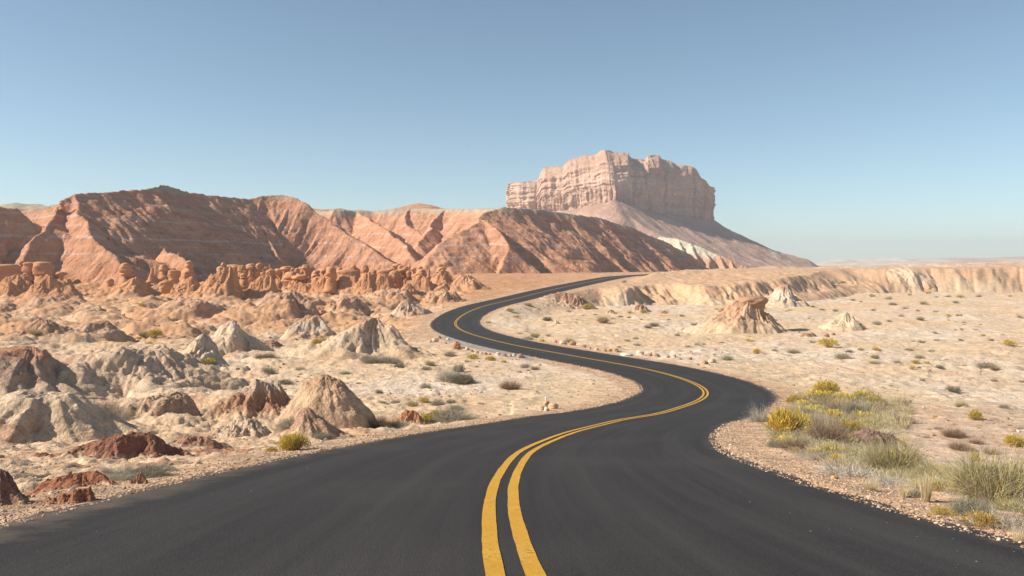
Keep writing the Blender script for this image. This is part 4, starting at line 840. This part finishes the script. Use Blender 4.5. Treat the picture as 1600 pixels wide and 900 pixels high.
def template(kind, lod):
    """(stems, foliage) of a plant about 1 wide"""
    k = {2: 1.0, 1: .30, 0: .08}[lod]; wf = {2: 1., 1: 1.7, 0: 3.4}[lod]; n = lambda a: max(int(a * k), 8)
    if kind == 'Y': return blades(n(260), .12, .25, .5, 1.25, .05, .008 * wf, SC_, .15), join([sprays(n(2600), 6, .5, .07 * wf ** .5, .011 * wf, YC), sprays(n(500), 3, .42, .06 * wf ** .5, .011 * wf, OC, .55)])
    if kind == 'V': return blades(n(300), .12, .25, .5, 1.2, .0, .008 * wf, SC_, .15), join([blades(n(2600), .25, .25, .60, 1.15, .05, .0055 * wf, OC + GC + TC + YC[1:2], .15, 3, .09), sprays(n(2200), 7, .46, .06, .009 * wf, OC + YC[1:2] + TC[:1])])
    if kind == 'G': return blades(n(280), .12, .25, .5, 1.35, .05, .008 * wf, SC_, .1), join([blades(n(2200), .25, .2, .52, 1.45, .08, .006 * wf, GC + WC[:1], .05, 4, .15), sprays(n(900), 5, .45, .07, .009 * wf, GC, .6)])
    if kind == 'B': return blades(n(300), .12, .25, .5, 1.35, .05, .008 * wf, BC, .1), join([blades(n(1500), .2, .28, .55, 1.3, .05, .007 * wf, BC + GC[:1], .1, 3, .12)])
    if kind == 'D': return blades(n(280), .12, .25, .45, 1.35, .05, .01 * wf, DC, .1), join([blades(n(900), .25, .2, .48, 1.4, .05, .010 * wf, DC + GC[1:2], .1, 3, .1), sprays(n(900), 5, .42, .06, .011 * wf, DC + GC[3:], .7)])
    if kind == 'T': return blades(n(90), .12, .2, .4, .9, .1, .012 * wf, GC, .5), blades(n(1000), .18, .3, .95, .7, .25, .008 * wf, TC, .4, 4, .06)
    if kind == 'W': return blades(n(160), .2, .3, .6, 1.4, .1, .014 * wf, SC_, .0), blades(n(900), .3, .2, .6, 1.5, .15, .009 * wf, WC + GC[2:3], .0, 4, .2)
    if kind == 'O': return blades(n(160), .2, .2, .4, 1.3, .05, .008 * wf, SC_, .1), join([sprays(n(1600), 6, .5, .06, .011 * wf, OR + YC[:1], .6), blades(n(400), .2, .2, .45, 1.3, .05, .008 * wf, TC, .1)])
KN = {'Y': ('yellow_bush', 'yellow bush'), 'V': ('green_bush', 'olive green bush'), 'G': ('grey_brush', 'grey-tan brush clump'), 'B': ('brown_brush', 'brown twiggy brush'), 'D': ('dark_brush', 'dark scrubby bush'), 'T': ('grass_tuft', 'blond grass tuft'), 'W': ('dry_twigs', 'bleached twiggy shrub'), 'O': ('orange_bush', 'orange-yellow low bush')}
_tm = {}
def tmpl(kind, lod, var):
    key = (kind, lod, var)
    if key not in _tm:
        a, b = template(kind, lod); nm = KN[kind][0]
        if lod == 0: v, q, c = join([a, b]); _tm[key] = (mesh_np(nm, v, q, M_plant, c, smooth=False), None)
        else: _tm[key] = (mesh_np(nm, *a[:2], M_plant, a[2], smooth=False), mesh_np('foliage', *b[:2], M_plant, b[2], smooth=False))
    return _tm[key]
def plant(px, py, w, kind, label, group=None, hs=1.):
    X, Y, Z = hit(px, py); wm = w / F * Y; Y += wm * .3; X = (px - 800) / F * Y; Z = float(ground(X, Y))
    lod = 2 if w >= 34 else 1 if w >= 15 else 0; a, b = tmpl(kind, lod, int(rng.integers(0, 3 if lod else 4)))
    o = link(KN[kind][0], a, None, (X, Y, Z - .02)); s = wm * rng.uniform(.95, 1.1); o.scale = (s, s * .85, s * 1.45 * hs * rng.uniform(.8, 1.1)); o.rotation_euler[2] = rng.uniform(0, 6.28)
    if b: link('foliage', b, o)
    tag(o, label, {'T': 'grass tuft', 'W': 'dry shrub', 'G': 'brush', 'B': 'brush'}.get(kind, 'bush'), group); return o
G_p = 'desert shrubs near the road'
NAMED = [  # px, py, width, kind, label, height factor
 (1238, 684, 62, 'Y', 'biggest bright yellow bush, on the right verge just past the near bend', 1.1), (1292, 620, 34, 'Y', 'yellow bush at the top of the thicket by the near bend', 1.), (1245, 634, 28, 'Y', 'yellow bush between the road edge and the top of the thicket', .9), (1320, 630, 18, 'Y', 'pale yellow bush at the far right of the thicket top', 1.), (1303, 662, 24, 'Y', 'small golden bush in the middle of the thicket by the near bend', 1.), (1328, 678, 34, 'O', 'amber bush low in the thicket by the dark bank', 1.), (1212, 690, 22, 'O', 'orange-tinged clump in front of the biggest yellow bush', .8), (1190, 660, 34, 'W', 'bleached twiggy shrub reaching over the asphalt at the near bend', .9), (1338, 655, 38, 'G', 'grey-green brush behind the amber bush in the thicket', 1.), (1262, 655, 26, 'G', 'grey brush behind the biggest yellow bush', .9), (1312, 648, 30, 'B', 'brown brush under the yellow bushes at the thicket top', .8), (1285, 668, 26, 'W', 'white twigs standing in the middle of the thicket', 1.1), (1290, 695, 56, 'B', 'purplish brown tangle in the hollow of the thicket', .9), (1345, 700, 46, 'D', 'dark tangled brush at the foot of the amber bush', .8), (1245, 706, 40, 'B', 'pinkish brown brush in front of the biggest yellow bush', .7), (1215, 700, 26, 'G', 'pale wiry brush on the gravel by the near bend', .7),
 (1322, 745, 64, 'W', 'bleached fallen twigs lying along the gravel shoulder', .4), (1360, 768, 30, 'T', 'blond grass tuft at the end of the fallen twigs', .9), (1396, 742, 96, 'V', 'large olive bush full of grass, nearest the dark maroon bank', .75), (1392, 762, 60, 'W', 'grey wiry twigs at the foot of the large olive bush', .6), (1458, 756, 56, 'V', 'smaller olive bush right of the large grassy one', .8), (1412, 778, 24, 'T', 'thin blond grass tuft left of the tallest blond tuft', 1.4), (1447, 786, 30, 'T', 'tallest blond grass tuft at the gravel edge', 1.9), (1430, 776, 30, 'G', 'grey grass between the two blond tufts', 1.), (1524, 722, 20, 'Y', 'slim yellow bush standing behind the large roadside scrub', 1.3), (1500, 706, 40, 'B', 'grey-brown brush on the pink soil behind the roadside scrub', .6), (1548, 710, 22, 'B', 'small brown brush right of the slim yellow bush', .8), (1562, 790, 140, 'V', 'largest olive bush at the right edge with long pale stems', .8), (1520, 808, 80, 'G', 'grey wiry brush in front of the largest olive bush', .65), (1472, 806, 50, 'O', 'low golden clump at the gravel left of the grey wiry brush', .55), (1540, 828, 62, 'O', 'orange-yellow clump under the grey wiry brush at the gravel', .7), (1592, 832, 70, 'W', 'bleached wiry brush cut by the right edge', .8), (1594, 858, 34, 'T', 'blond grass tuft in the right corner by the gravel', 1.2), (1592, 700, 42, 'Y', 'yellow-topped bush on the flat at the right edge', .8),
 (460, 704, 56, 'Y', 'pale yellow bush alone on the left shoulder below the dome', .75), (424, 706, 22, 'Y', 'small yellow tuft just left of the pale yellow bush', .6), (468, 672, 66, 'G', 'grey grass patch below the tail of brown rock', .45), (500, 688, 34, 'G', 'grey brush in front of the tail of brown rock', .6), (588, 668, 44, 'B', 'rust-brown brush at the right foot of the sandstone dome', .6), (622, 668, 40, 'G', 'pale grass clump right of the rust-brown brush', .55), (664, 660, 26, 'Y', 'golden bush left of the long pale grass clump by the road', .9), (682, 655, 24, 'Y', 'second golden bush touching the long pale grass clump', 1.), (708, 658, 60, 'G', 'long pale grass clump beside the road before the cairn', .5), (160, 660, 60, 'B', 'pale brown twiggy brush at the foot of the rubble slope', .8), (186, 658, 36, 'W', 'bleached shrub beside the pale brown twiggy brush', 1.1), (148, 664, 24, 'T', 'short blond tuft below the pale brown twiggy brush', .5), (215, 748, 96, 'G', 'wide grey-green grass patch beside the left shoulder', .35), (185, 752, 50, 'G', 'left end of the grey-green grass patch by the shoulder', .35), (250, 738, 50, 'G', 'right end of the grey-green grass patch by the shoulder', .35), (160, 736, 18, 'W', 'tiny bleached twig bush left of the grass patch', .7), (45, 698, 10, 'T', 'lone thin grass stalk on the sand at the far left', 1.5),
 (722, 600, 42, 'D', 'big dark bush with bleached left side in the sand between the bends', .75), (702, 597, 34, 'W', 'bleached left half of the big dark bush between the bends', .9), (717, 582, 22, 'D', 'dark rounded bush behind the big dark bush', .9), (797, 609, 34, 'B', 'rounded rust-brown brush alone on the sand inside the near bend', .65), (578, 568, 34, 'G', 'grey bush with an orange heart below the long tan mound', .6), (610, 568, 34, 'G', 'pale bush right of the one with the orange heart', .6), (624, 575, 22, 'D', 'dark pointed brush right of the pale bush below the long mound', .9), (323, 573, 30, 'Y', 'yellow bush at the foot of the nearer white pyramid', .6), (240, 530, 24, 'Y', 'larger yellow bush on the flat beyond the rubble slope', .8), (225, 529, 18, 'V', 'olive bush left of the larger yellow bush beyond the rubble slope', .8), (217, 531, 14, 'O', 'low orange clump beside the yellow bush beyond the rubble slope', .5), (55, 526, 22, 'V', 'olive-yellow bush before the dark hollow at the far left', .7), (235, 540, 12, 'Y', 'small yellow clump on the crest of the rubble slope', .6), (415, 559, 36, 'B', 'brown brush below the flat layered ledge', .45), (498, 543, 26, 'Y', 'yellow-green bush on the sand in front of the long tan mound', .7),
 (1295, 545, 30, 'Y', 'bright yellow bush with a dark base right of the capped cone', .8), (1183, 554, 15, 'Y', 'round yellow bush on the sand below the capped cone', .8), (1490, 614, 26, 'D', 'grey bush casting a long shadow on bare sand at right', .75), (1495, 597, 12, 'W', 'white twig bush just behind the grey bush on bare sand', .8), (1525, 657, 26, 'Y', 'yellow-topped grey bush right of centre on the right flat', .8), (1502, 636, 20, 'V', 'twiggy yellow bush left above the yellow-topped grey one', .7), (1413, 663, 42, 'B', 'wide grey-brown brush on the slope above the maroon bank', .45), (1490, 684, 40, 'B', 'wide brown brush on the pink slope behind the olive bushes', .5), (1578, 542, 22, 'Y', 'bright yellow bush near the right edge of the flat', .8), (917, 484, 18, 'Y', 'yellow bush at the foot of the dark red eroded bank', .7), (942, 505, 22, 'V', 'olive-yellow bush on the sand right of the climbing road', .7), (1022, 511, 20, 'D', 'dark bush with a long shadow on the sand below the bluff', .6)]
for px, py, w, k, lb, hs in NAMED: plant(px, py, w * (1.32 if 1195 < px < 1345 and py > 600 else 1.12 if px > 1180 and py > 600 else 1.1), k, lb, None, hs * (.95 if k in 'VT' and px > 1300 else 1.))
SMALL = """1172,534,14,Y 1128,536,10,G 1193,484,10,Y 1234,486,10,G 1222,477,8,Y 1270,481,8,Y 1285,485,11,D 1305,487,11,V 1302,444,12,G 1318,444,12,D 1302,468,9,G 1332,470,9,V 1345,472,6,Y 1326,551,14,D 1316,562,24,G 1136,563,20,G 1117,556,8,D 1210,549,12,G 1240,553,22,G 1270,536,12,G 1345,549,10,V 1120,484,8,V 1111,503,8,Y
1363,464,12,V 1388,468,12,G 1421,462,8,Y 1450,459,10,B 1464,465,9,G 1478,464,7,G 1483,464,8,V 1501,466,12,Y 1530,464,11,B 1578,464,7,Y 1493,474,11,D 1443,476,13,V 1395,477,14,G 1414,483,13,G 1365,486,12,D 1434,487,9,Y 1462,488,10,B 1482,495,9,Y 1498,495,13,B 1438,501,14,V 1408,495,10,G 1595,497,13,D 1507,505,9,G 1370,508,14,G 1390,503,9,D 1532,508,6,Y 1502,516,8,Y 1493,517,6,Y 1461,522,9,V 1464,533,10,D 1440,536,13,V 1502,533,12,D 1536,526,11,Y 1549,533,11,D 1427,534,10,G 1370,548,16,Y 1367,561,14,V 1420,548,14,G 1436,561,16,G 1455,549,11,D 1478,563,10,D 1430,569,15,Y 1448,570,12,Y 1567,524,7,G 1523,516,8,G
1425,578,12,Y 1366,569,20,G 1402,568,14,G 1468,578,14,D 1507,572,10,G 1540,577,30,G 1555,580,16,B 1441,596,11,B 1426,595,7,B 1553,597,13,B 1596,598,11,B 1392,604,8,V 1462,653,11,Y 1422,637,9,V 1423,648,9,Y 1395,660,10,Y 1370,621,12,D 1368,628,9,D 1467,671,14,B 1490,664,8,Y 1452,672,10,V 1532,665,9,V 1530,670,8,V 1578,666,10,V 1595,669,14,G 1569,638,18,G 1580,647,10,B 1525,695,26,B 1448,685,12,V 1361,690,11,Y 1408,643,8,V 1446,639,7,D 1384,653,9,V
797,488,15,Y 807,498,12,Y 855,502,18,D 888,488,10,G 836,528,16,V 857,526,12,B 848,534,10,Y 890,536,16,V 812,522,9,B 900,505,7,V 825,479,14,V 825,531,20,G 763,505,10,V 958,499,9,G 970,496,9,D 984,490,10,Y 1005,490,14,Y 1040,491,13,Y 1066,495,10,D 1013,513,16,B 1085,509,13,B 1068,518,11,Y 1058,525,13,D 993,530,12,D 996,540,13,D 980,534,11,V 967,544,9,Y 1090,540,13,G 1075,543,11,V 1100,539,9,D 983,497,8,G 975,442,12,D 1003,500,8,D 1045,500,8,G 930,492,9,G
505,557,20,G 470,579,22,G 420,584,28,G 300,579,20,G 445,602,26,D 418,572,10,G 470,586,10,D 540,585,18,G 535,600,12,G 592,614,14,D 665,607,22,G 672,572,20,V 666,578,18,G 702,557,22,G 738,561,18,Y 766,564,22,Y 788,567,12,Y 745,574,9,D 752,632,13,D 618,630,16,G 598,631,14,G 645,636,20,V 661,630,22,Y 684,633,26,G 705,630,20,D 712,641,24,G 820,575,20,G 836,578,16,B 730,566,12,G 560,600,10,D 385,558,12,G 350,586,14,G 8,675,12,D 145,535,10,G 200,472,8,V 222,480,12,Y 268,486,12,V 676,474,9,Y 205,527,9,B""".split()
def region(px, py):
    if px < 700: return 'beyond the rubble slope' if px < 290 and py < 600 else 'among the clay swells at left' if py < 545 else 'between the white pyramids and the dome' if px < 520 and py < 610 else 'on the sand right of the dome'
    if px < 740 and py > 500 or px < 840 and py > 545: return 'by the rock-lined verge' if py < 570 else 'on the sand inside the near bend'
    if px < 910 : return 'inside the far bend'
    if px < 1112: return 'below the low bluff' if py < 506 else 'between the bluff and the road'
    if px < 1345 and py < 490: return 'behind the capped cone'
    if px < 1360 and py < 600: return 'in front of the capped cone'
    if py < 470: return 'along the foot of the far cliff'
    if py < 490: return 'just out from the far cliff'
    if py < 512: return 'in the middle of the right flat'
    if py < 545: return 'beyond the striped sand at right'
    if py < 590: return 'in the scrub belt across the right flat'
    if py < 640: return 'on the bare sand at right'
    return 'on the pink slope at right'
SM = []
for e in SMALL:
    a = e.split(','); SM.append((float(a[0]), float(a[1]), float(a[2]), a[3], region(float(a[0]), float(a[1]))))
ORD = ['leftmost', 'second from left', 'third from left', 'fourth from left', 'fifth from left', 'sixth from left', 'seventh from left', 'eighth from left', 'ninth from left', 'tenth from left']
PL = {'Y': 'small yellow bushes', 'V': 'small olive bushes', 'G': 'grey-tan brush clumps', 'B': 'small brown brushes', 'D': 'small dark bushes', 'T': 'small tufts', 'W': 'small pale shrubs', 'O': 'small orange bushes'}
for i, (px, py, w, k, rg) in enumerate(SM):
    same = sorted([q for q in SM if q[3] == k and q[4] == rg]); r = same.index((px, py, w, k, rg))
    lb = ('only ' + PL[k].rstrip('s').replace('bushe', 'bush').replace('brushe', 'brush') + ' ' + rg) if len(same) == 1 else ORD[min(r, 9)] + ' of the ' + PL[k] + ' ' + rg
    plant(px, py, w * 1.1, k, lb, 'small shrubs ' + rg, .62)

# ------------------------------------------------------------------ ground cover: what nobody could count
def scatter(name, pts, kinds, sizes, hs=.6, nb=46, lod=0):
    parts = []; lib = {}
    for (x, y), k, s in zip(pts, kinds, sizes):
        v = int(rng.integers(0, 5)); 
        if (k, v) not in lib:
            a, b = template(k, lod); sel = rng.permutation(len(b[1]))[:nb]; V = b[0][b[1][sel]].reshape(-1, 3); lib[k, v] = (V, np.arange(len(V)).reshape(-1, 4), b[2][b[1][sel]].reshape(-1, 3))
        V, Q, C = lib[k, v]; a = rng.uniform(0, 6.28); c, sn = math.cos(a), math.sin(a)
        W = np.stack([V[:, 0] * c - V[:, 1] * sn, V[:, 0] * sn + V[:, 1] * c, V[:, 2] * hs], 1) * s; W += [x, y, 0]; parts.append([W, Q, C * rng.uniform(.8, 1.2)])
    z = ground(np.array([p[0] for p in pts]), np.array([p[1] for p in pts]))
    for p, zz in zip(parts, z): p[0][:, 2] += zz - .01
    V, Q, C = join(parts); return tag(link(name, mesh_np(name, V, Q, M_plant, C, smooth=False)), kind='stuff')
def region_pts(n, x0, x1, p0, p1, dens=None, pw=1.0, rmin=1.7):
    px = rng.uniform(x0, x1, n); py = p0 + (p1 - p0) * rng.random(n) ** pw; Y = Yof(py); right = px > 900
    Y = np.where((px > 1000) & (Y > 105), 9.1 * F / np.maximum(py - HZ, 20), Y); X = (px - 800) / F * Y
    rd, sd = road_d(X, Y); ok = rd > (.6 if dens else rmin)
    ok &= (fbm(X * .09, Y * .06, 2, 888) + rng.normal(0, .25, n) > -.1) if dens is None else True
    return list(zip(X[ok], Y[ok]))
pts = region_pts(2700, 1100, 1720, 462, 600) + region_pts(420, 800, 1150, 482, 560) + region_pts(600, 1250, 1700, 600, 720) + region_pts(200, 460, 960, 560, 650) + region_pts(160, 0, 660, 470, 560)
kk = rng.choice(list('GGGBDV'), len(pts)); sz = rng.uniform(.22, .75, len(pts)) * np.array([min(1., .45 + p[1] / 110.) for p in pts])
scatter('scrub', pts, kk, sz, .5)
pts = region_pts(900, 1340, 1760, 705, 850, True) + region_pts(700, 1222, 1420, 625, 730, True)
pts = [p for p in pts if road_d(np.array([p[0]]), np.array([p[1]]))[0][0] > 1.0]
scatter('grass', pts, rng.choice(list('TTTWGGBOVGG'), len(pts)), rng.uniform(.010, .022, len(pts)) * np.array([p[1] for p in pts]) + .12, .95, 380, 1)

pts = region_pts(520, 1208, 1372, 620, 716, True); pts = [p for p in pts if road_d(np.array([p[0]]), np.array([p[1]]))[0][0] > 1.3]
scatter('undergrowth', pts, rng.choice(list('GGBBWYVYBD'), len(pts)), rng.uniform(.018, .036, len(pts)) * np.array([p[1] for p in pts]), .85, 700, 1)

pts = region_pts(420, 1335, 1900, 722, 880, True); pts = [p for p in pts if road_d(np.array([p[0]]), np.array([p[1]]))[0][0] > .72 + .02 * p[1]]
scatter('undergrowth', pts, rng.choice(list('GWGVWOTVD'), len(pts)), rng.uniform(.022, .052, len(pts)) * np.array([p[1] for p in pts]), .75, 1100, 1)

# ------------------------------------------------------------------ loose stones
_g = 1.618
_oc = np.array([(-1, _g, 0), (1, _g, 0), (-1, -_g, 0), (1, -_g, 0), (0, -1, _g), (0, 1, _g), (0, -1, -_g), (0, 1, -_g), (_g, 0, -1), (_g, 0, 1), (-_g, 0, -1), (-_g, 0, 1)], float) / 1.9
_ot = np.array([(0, 11, 5), (0, 5, 1), (0, 1, 7), (0, 7, 10), (0, 10, 11), (1, 5, 9), (5, 11, 4), (11, 10, 2), (10, 7, 6), (7, 1, 8), (3, 9, 4), (3, 4, 2), (3, 2, 6), (3, 6, 8), (3, 8, 9), (4, 9, 5), (2, 4, 11), (6, 2, 10), (8, 6, 7), (9, 8, 1)])
def stones(name, X, Y, S, cols, z=None):
    n = len(X); Z = (ground(X, Y) if z is None else z); V = _oc[None] * rng.uniform(.75, 1.2, (n, 12, 1)) + rng.normal(0, .10, (n, 12, 3)); V *= rng.uniform(.7, 1.2, (n, 1, 3)) * [1, 1, .65] * S[:, None, None]
    a = rng.uniform(0, 6.28, n); c, s = np.cos(a)[:, None], np.sin(a)[:, None]; W = np.stack([V[..., 0] * c - V[..., 1] * s, V[..., 0] * s + V[..., 1] * c, V[..., 2]], -1) + np.stack([X, Y, Z + S * .2], -1)[:, None]
    T = (_ot[None] + (np.arange(n) * 12)[:, None, None]).reshape(-1, 3); C = np.repeat(np.asarray(cols)[rng.integers(0, len(cols), n)] * rng.uniform(.75, 1.2, (n, 1)), 12, 0)
    return tag(link(name, mesh_np(name, W.reshape(-1, 3), T, M_stone, C, smooth=False)), kind='stuff')
GCOL = [(.48, .31, .20), (.54, .40, .28), (.38, .23, .14), (.58, .46, .35), (.46, .29, .17), (.30, .20, .14), (.50, .33, .22)]
def shoulder(n, side, ymax, dmax):
    k = rng.random(n) ** 1.5; i = np.searchsorted(cen[:, 1], 3 + k * (ymax - 3)) if False else rng.integers(0, len(cen), n * 12)
    i = i[(cen[i, 1] > 2.5) & (cen[i, 1] < ymax)]; w = 1 / np.maximum(cen[i, 1], 5); i = i[rng.random(len(i)) < w / w.max()][:n]
    d = (np.where(side < 0, HWL[i], HWR[i]) - .16 + np.abs(rng.normal(.0, dmax * .6, len(i)))) * side; t = rng.uniform(-.3, .3, len(i))
    return cen[i, 0] + nor[i, 0] * d + tan[i, 0] * t, cen[i, 1] + nor[i, 1] * d + tan[i, 1] * t
xa, ya = shoulder(22000, -1, 75, 1.1); xb, yb = shoulder(22000, 1, 60, 1.3); X = np.concatenate([xa, xb]); Y = np.concatenate([ya, yb])
stones('gravel', X, Y, rng.uniform(.0035, .0105, len(X)) * (1 + .035 * Y) * rng.choice([1, 1, 1, 1.8], len(X)), GCOL, np.where(road_d(X, Y)[0] < -.02, roadz(Y) - .002, ground(X, Y)))
xa, ya = shoulder(110, -1, 24, .1); xb, yb = shoulder(90, 1, 24, .1)
X = np.concatenate([xa, xb]); Y = np.concatenate([ya, yb]); rd, sd = road_d(X, Y); X = X - np.sign(X) * rng.uniform(.1, 1.2, len(X)); stones('gravel', X, Y, rng.uniform(.003, .007, len(X)), [(.34, .26, .2), (.2, .17, .14)], roadz(Y))
def rubble_pts(n, x0, x1, p0, p1):
    px = rng.uniform(x0, x1, n); py = rng.uniform(p0, p1, n); Y = Yof(py); X = (px - 800) / F * Y; rd, sd = road_d(X, Y); ok = (rd > 1.0) & (fbm(X * .3, Y * .3, 2, 777) > -.15); return X[ok], Y[ok]
a = [rubble_pts(2600, -60, 700, 560, 800), rubble_pts(1200, 0, 700, 470, 560), rubble_pts(900, 1150, 1650, 600, 830), rubble_pts(500, 600, 1000, 560, 660), rubble_pts(700, 900, 1650, 470, 600)]
X = np.concatenate([q[0] for q in a]); Y = np.concatenate([q[1] for q in a])
stones('rubble', X, Y, rng.uniform(.010, .030, len(X)) * (1 + .03 * Y) * rng.choice([1, 1, 1, 1.8], len(X)), [(.42, .26, .17), (.52, .37, .26), (.34, .19, .12), (.56, .44, .33)])

# rocks that line the verges
def rock(px, py, w, label, col=(.50, .34, .22), hs=.75, seed=1, group='rocks lining the verges', name='verge_rock'):
    X, Y, Z = hit(px, py); r = w / F * Y / 2; 
    o = lathe_rock(name, [(.001, -.5 * r), (.75 * r, -.3 * r), (1. * r, .15 * r), (.8 * r, 1.1 * r * hs), (.4 * r, 1.5 * r * hs), (.001, 1.55 * r * hs)], X, Y, Z, seed, 18, .22, 1., .85, mat=M_stone, col=col); o.rotation_euler[2] = seed * 1.7
    tag(o, label, 'rock', group); return o
LV = [(672, 535, 7), (680, 534, 10), (686, 529, 7), (700, 531, 6), (696, 537, 6), (724, 545, 7), (730, 547, 8), (745, 553, 9), (752, 554, 7), (758, 555, 9), (765, 555, 6), (778, 556, 9), (788, 557, 8), (796, 557, 7), (803, 556, 7), (813, 559, 12), (737, 549, 6), (718, 543, 6)]
LV.sort()
for i, (px, py, w) in enumerate(LV): rock(px, py, w, ('first', 'second', 'third', 'fourth', 'fifth', 'sixth', 'seventh', 'eighth', 'ninth', 'tenth', 'eleventh', 'twelfth', 'thirteenth', 'fourteenth', 'fifteenth', 'sixteenth', 'seventeenth', 'eighteenth')[i] + ' from left of the tan rocks edging the grey turnout', [(.52, .38, .26), (.60, .48, .36), (.42, .25, .16)][i % 3], .7, 1500 + i)
rock(712, 544, 17, 'big orange-brown boulder, largest of the rocks edging the grey turnout', (.44, .24, .14), .8, 1550)
RV = [(867, 536, 7), (880, 539, 13), (895, 541, 13), (912, 544, 9), (921, 546, 6), (932, 548, 8), (945, 550, 7), (953, 550, 8), (962, 551, 11), (1000, 555, 14), (1015, 557, 9), (1026, 558, 9), (1043, 560, 6), (1052, 560, 10), (1062, 562, 6), (1078, 563, 8), (1100, 569, 10), (1112, 569, 12)]
for i, (px, py, w) in enumerate(RV): rock(px, py - 1, w, ('first', 'second', 'third', 'fourth', 'fifth', 'sixth', 'seventh', 'eighth', 'ninth', 'tenth', 'eleventh', 'twelfth', 'thirteenth', 'fourteenth', 'fifteenth', 'sixteenth', 'seventeenth', 'eighteenth')[i] + ' from left of the orange rocks along the inner verge', [(.50, .31, .17), (.60, .46, .33), (.46, .26, .14), (.38, .20, .12)][i % 4], .65, 1600 + i)
rock(980, 556, 20, 'flat whitish slab among the orange rocks along the inner verge', (.62, .54, .45), .3, 1650)
for i, (px, py, w, lb) in enumerate([(846, 640, 12, 'left rock of the little cairn inside the near bend'), (854, 641, 11, 'front rock of the little cairn inside the near bend'), (864, 638, 15, 'right rock of the little cairn inside the near bend'), (853, 635, 12, 'top rock of the little cairn inside the near bend')]):
    o = rock(px, py + 1, w, lb, [(.54, .38, .24), (.62, .50, .38), (.56, .36, .22), (.50, .33, .2)][i], .75, 1700 + i, 'rocks of the roadside cairn', 'cairn_rock')
    if i == 3: o.location = (o.location[0], o.location[1] - .05, o.location[2] + .10)
X, Y, Z = hit(853, 636); st = lathe_rock('marker_stake', [(.001, -.1), (.035, -.1), (.035, .2), (.035, .42), (.028, .44), (.001, .445)], X, Y, Z, 5, 10, .02, mat=M_stone, col=(.75, .74, .72)); tag(st, 'short white stake standing behind the little cairn', 'stake')
rock(1303, 748, 10, 'single orange stone on the gravel beside the fallen twigs', (.60, .35, .14), .6, 1750, None, 'rock')
rock(1508, 824, 30, 'dark weathered stump in the scrub at the gravel edge', (.17, .12, .09), .45, 1751, None, 'tree_stump')
bpy.data.objects['tree_stump']['category'] = 'stump'
rock(1128, 487, 10, 'brown overhanging block left of the capped cone', BROWN, .7, 1752, None, 'rock'); rock(1292, 526, 8, 'first of two dark rocks in front of the small white mound', (.3, .15, .1), .7, 1753, None, 'rock'); rock(1302, 524, 7, 'second of two dark rocks in front of the small white mound', (.3, .15, .1), .7, 1754, None, 'rock')
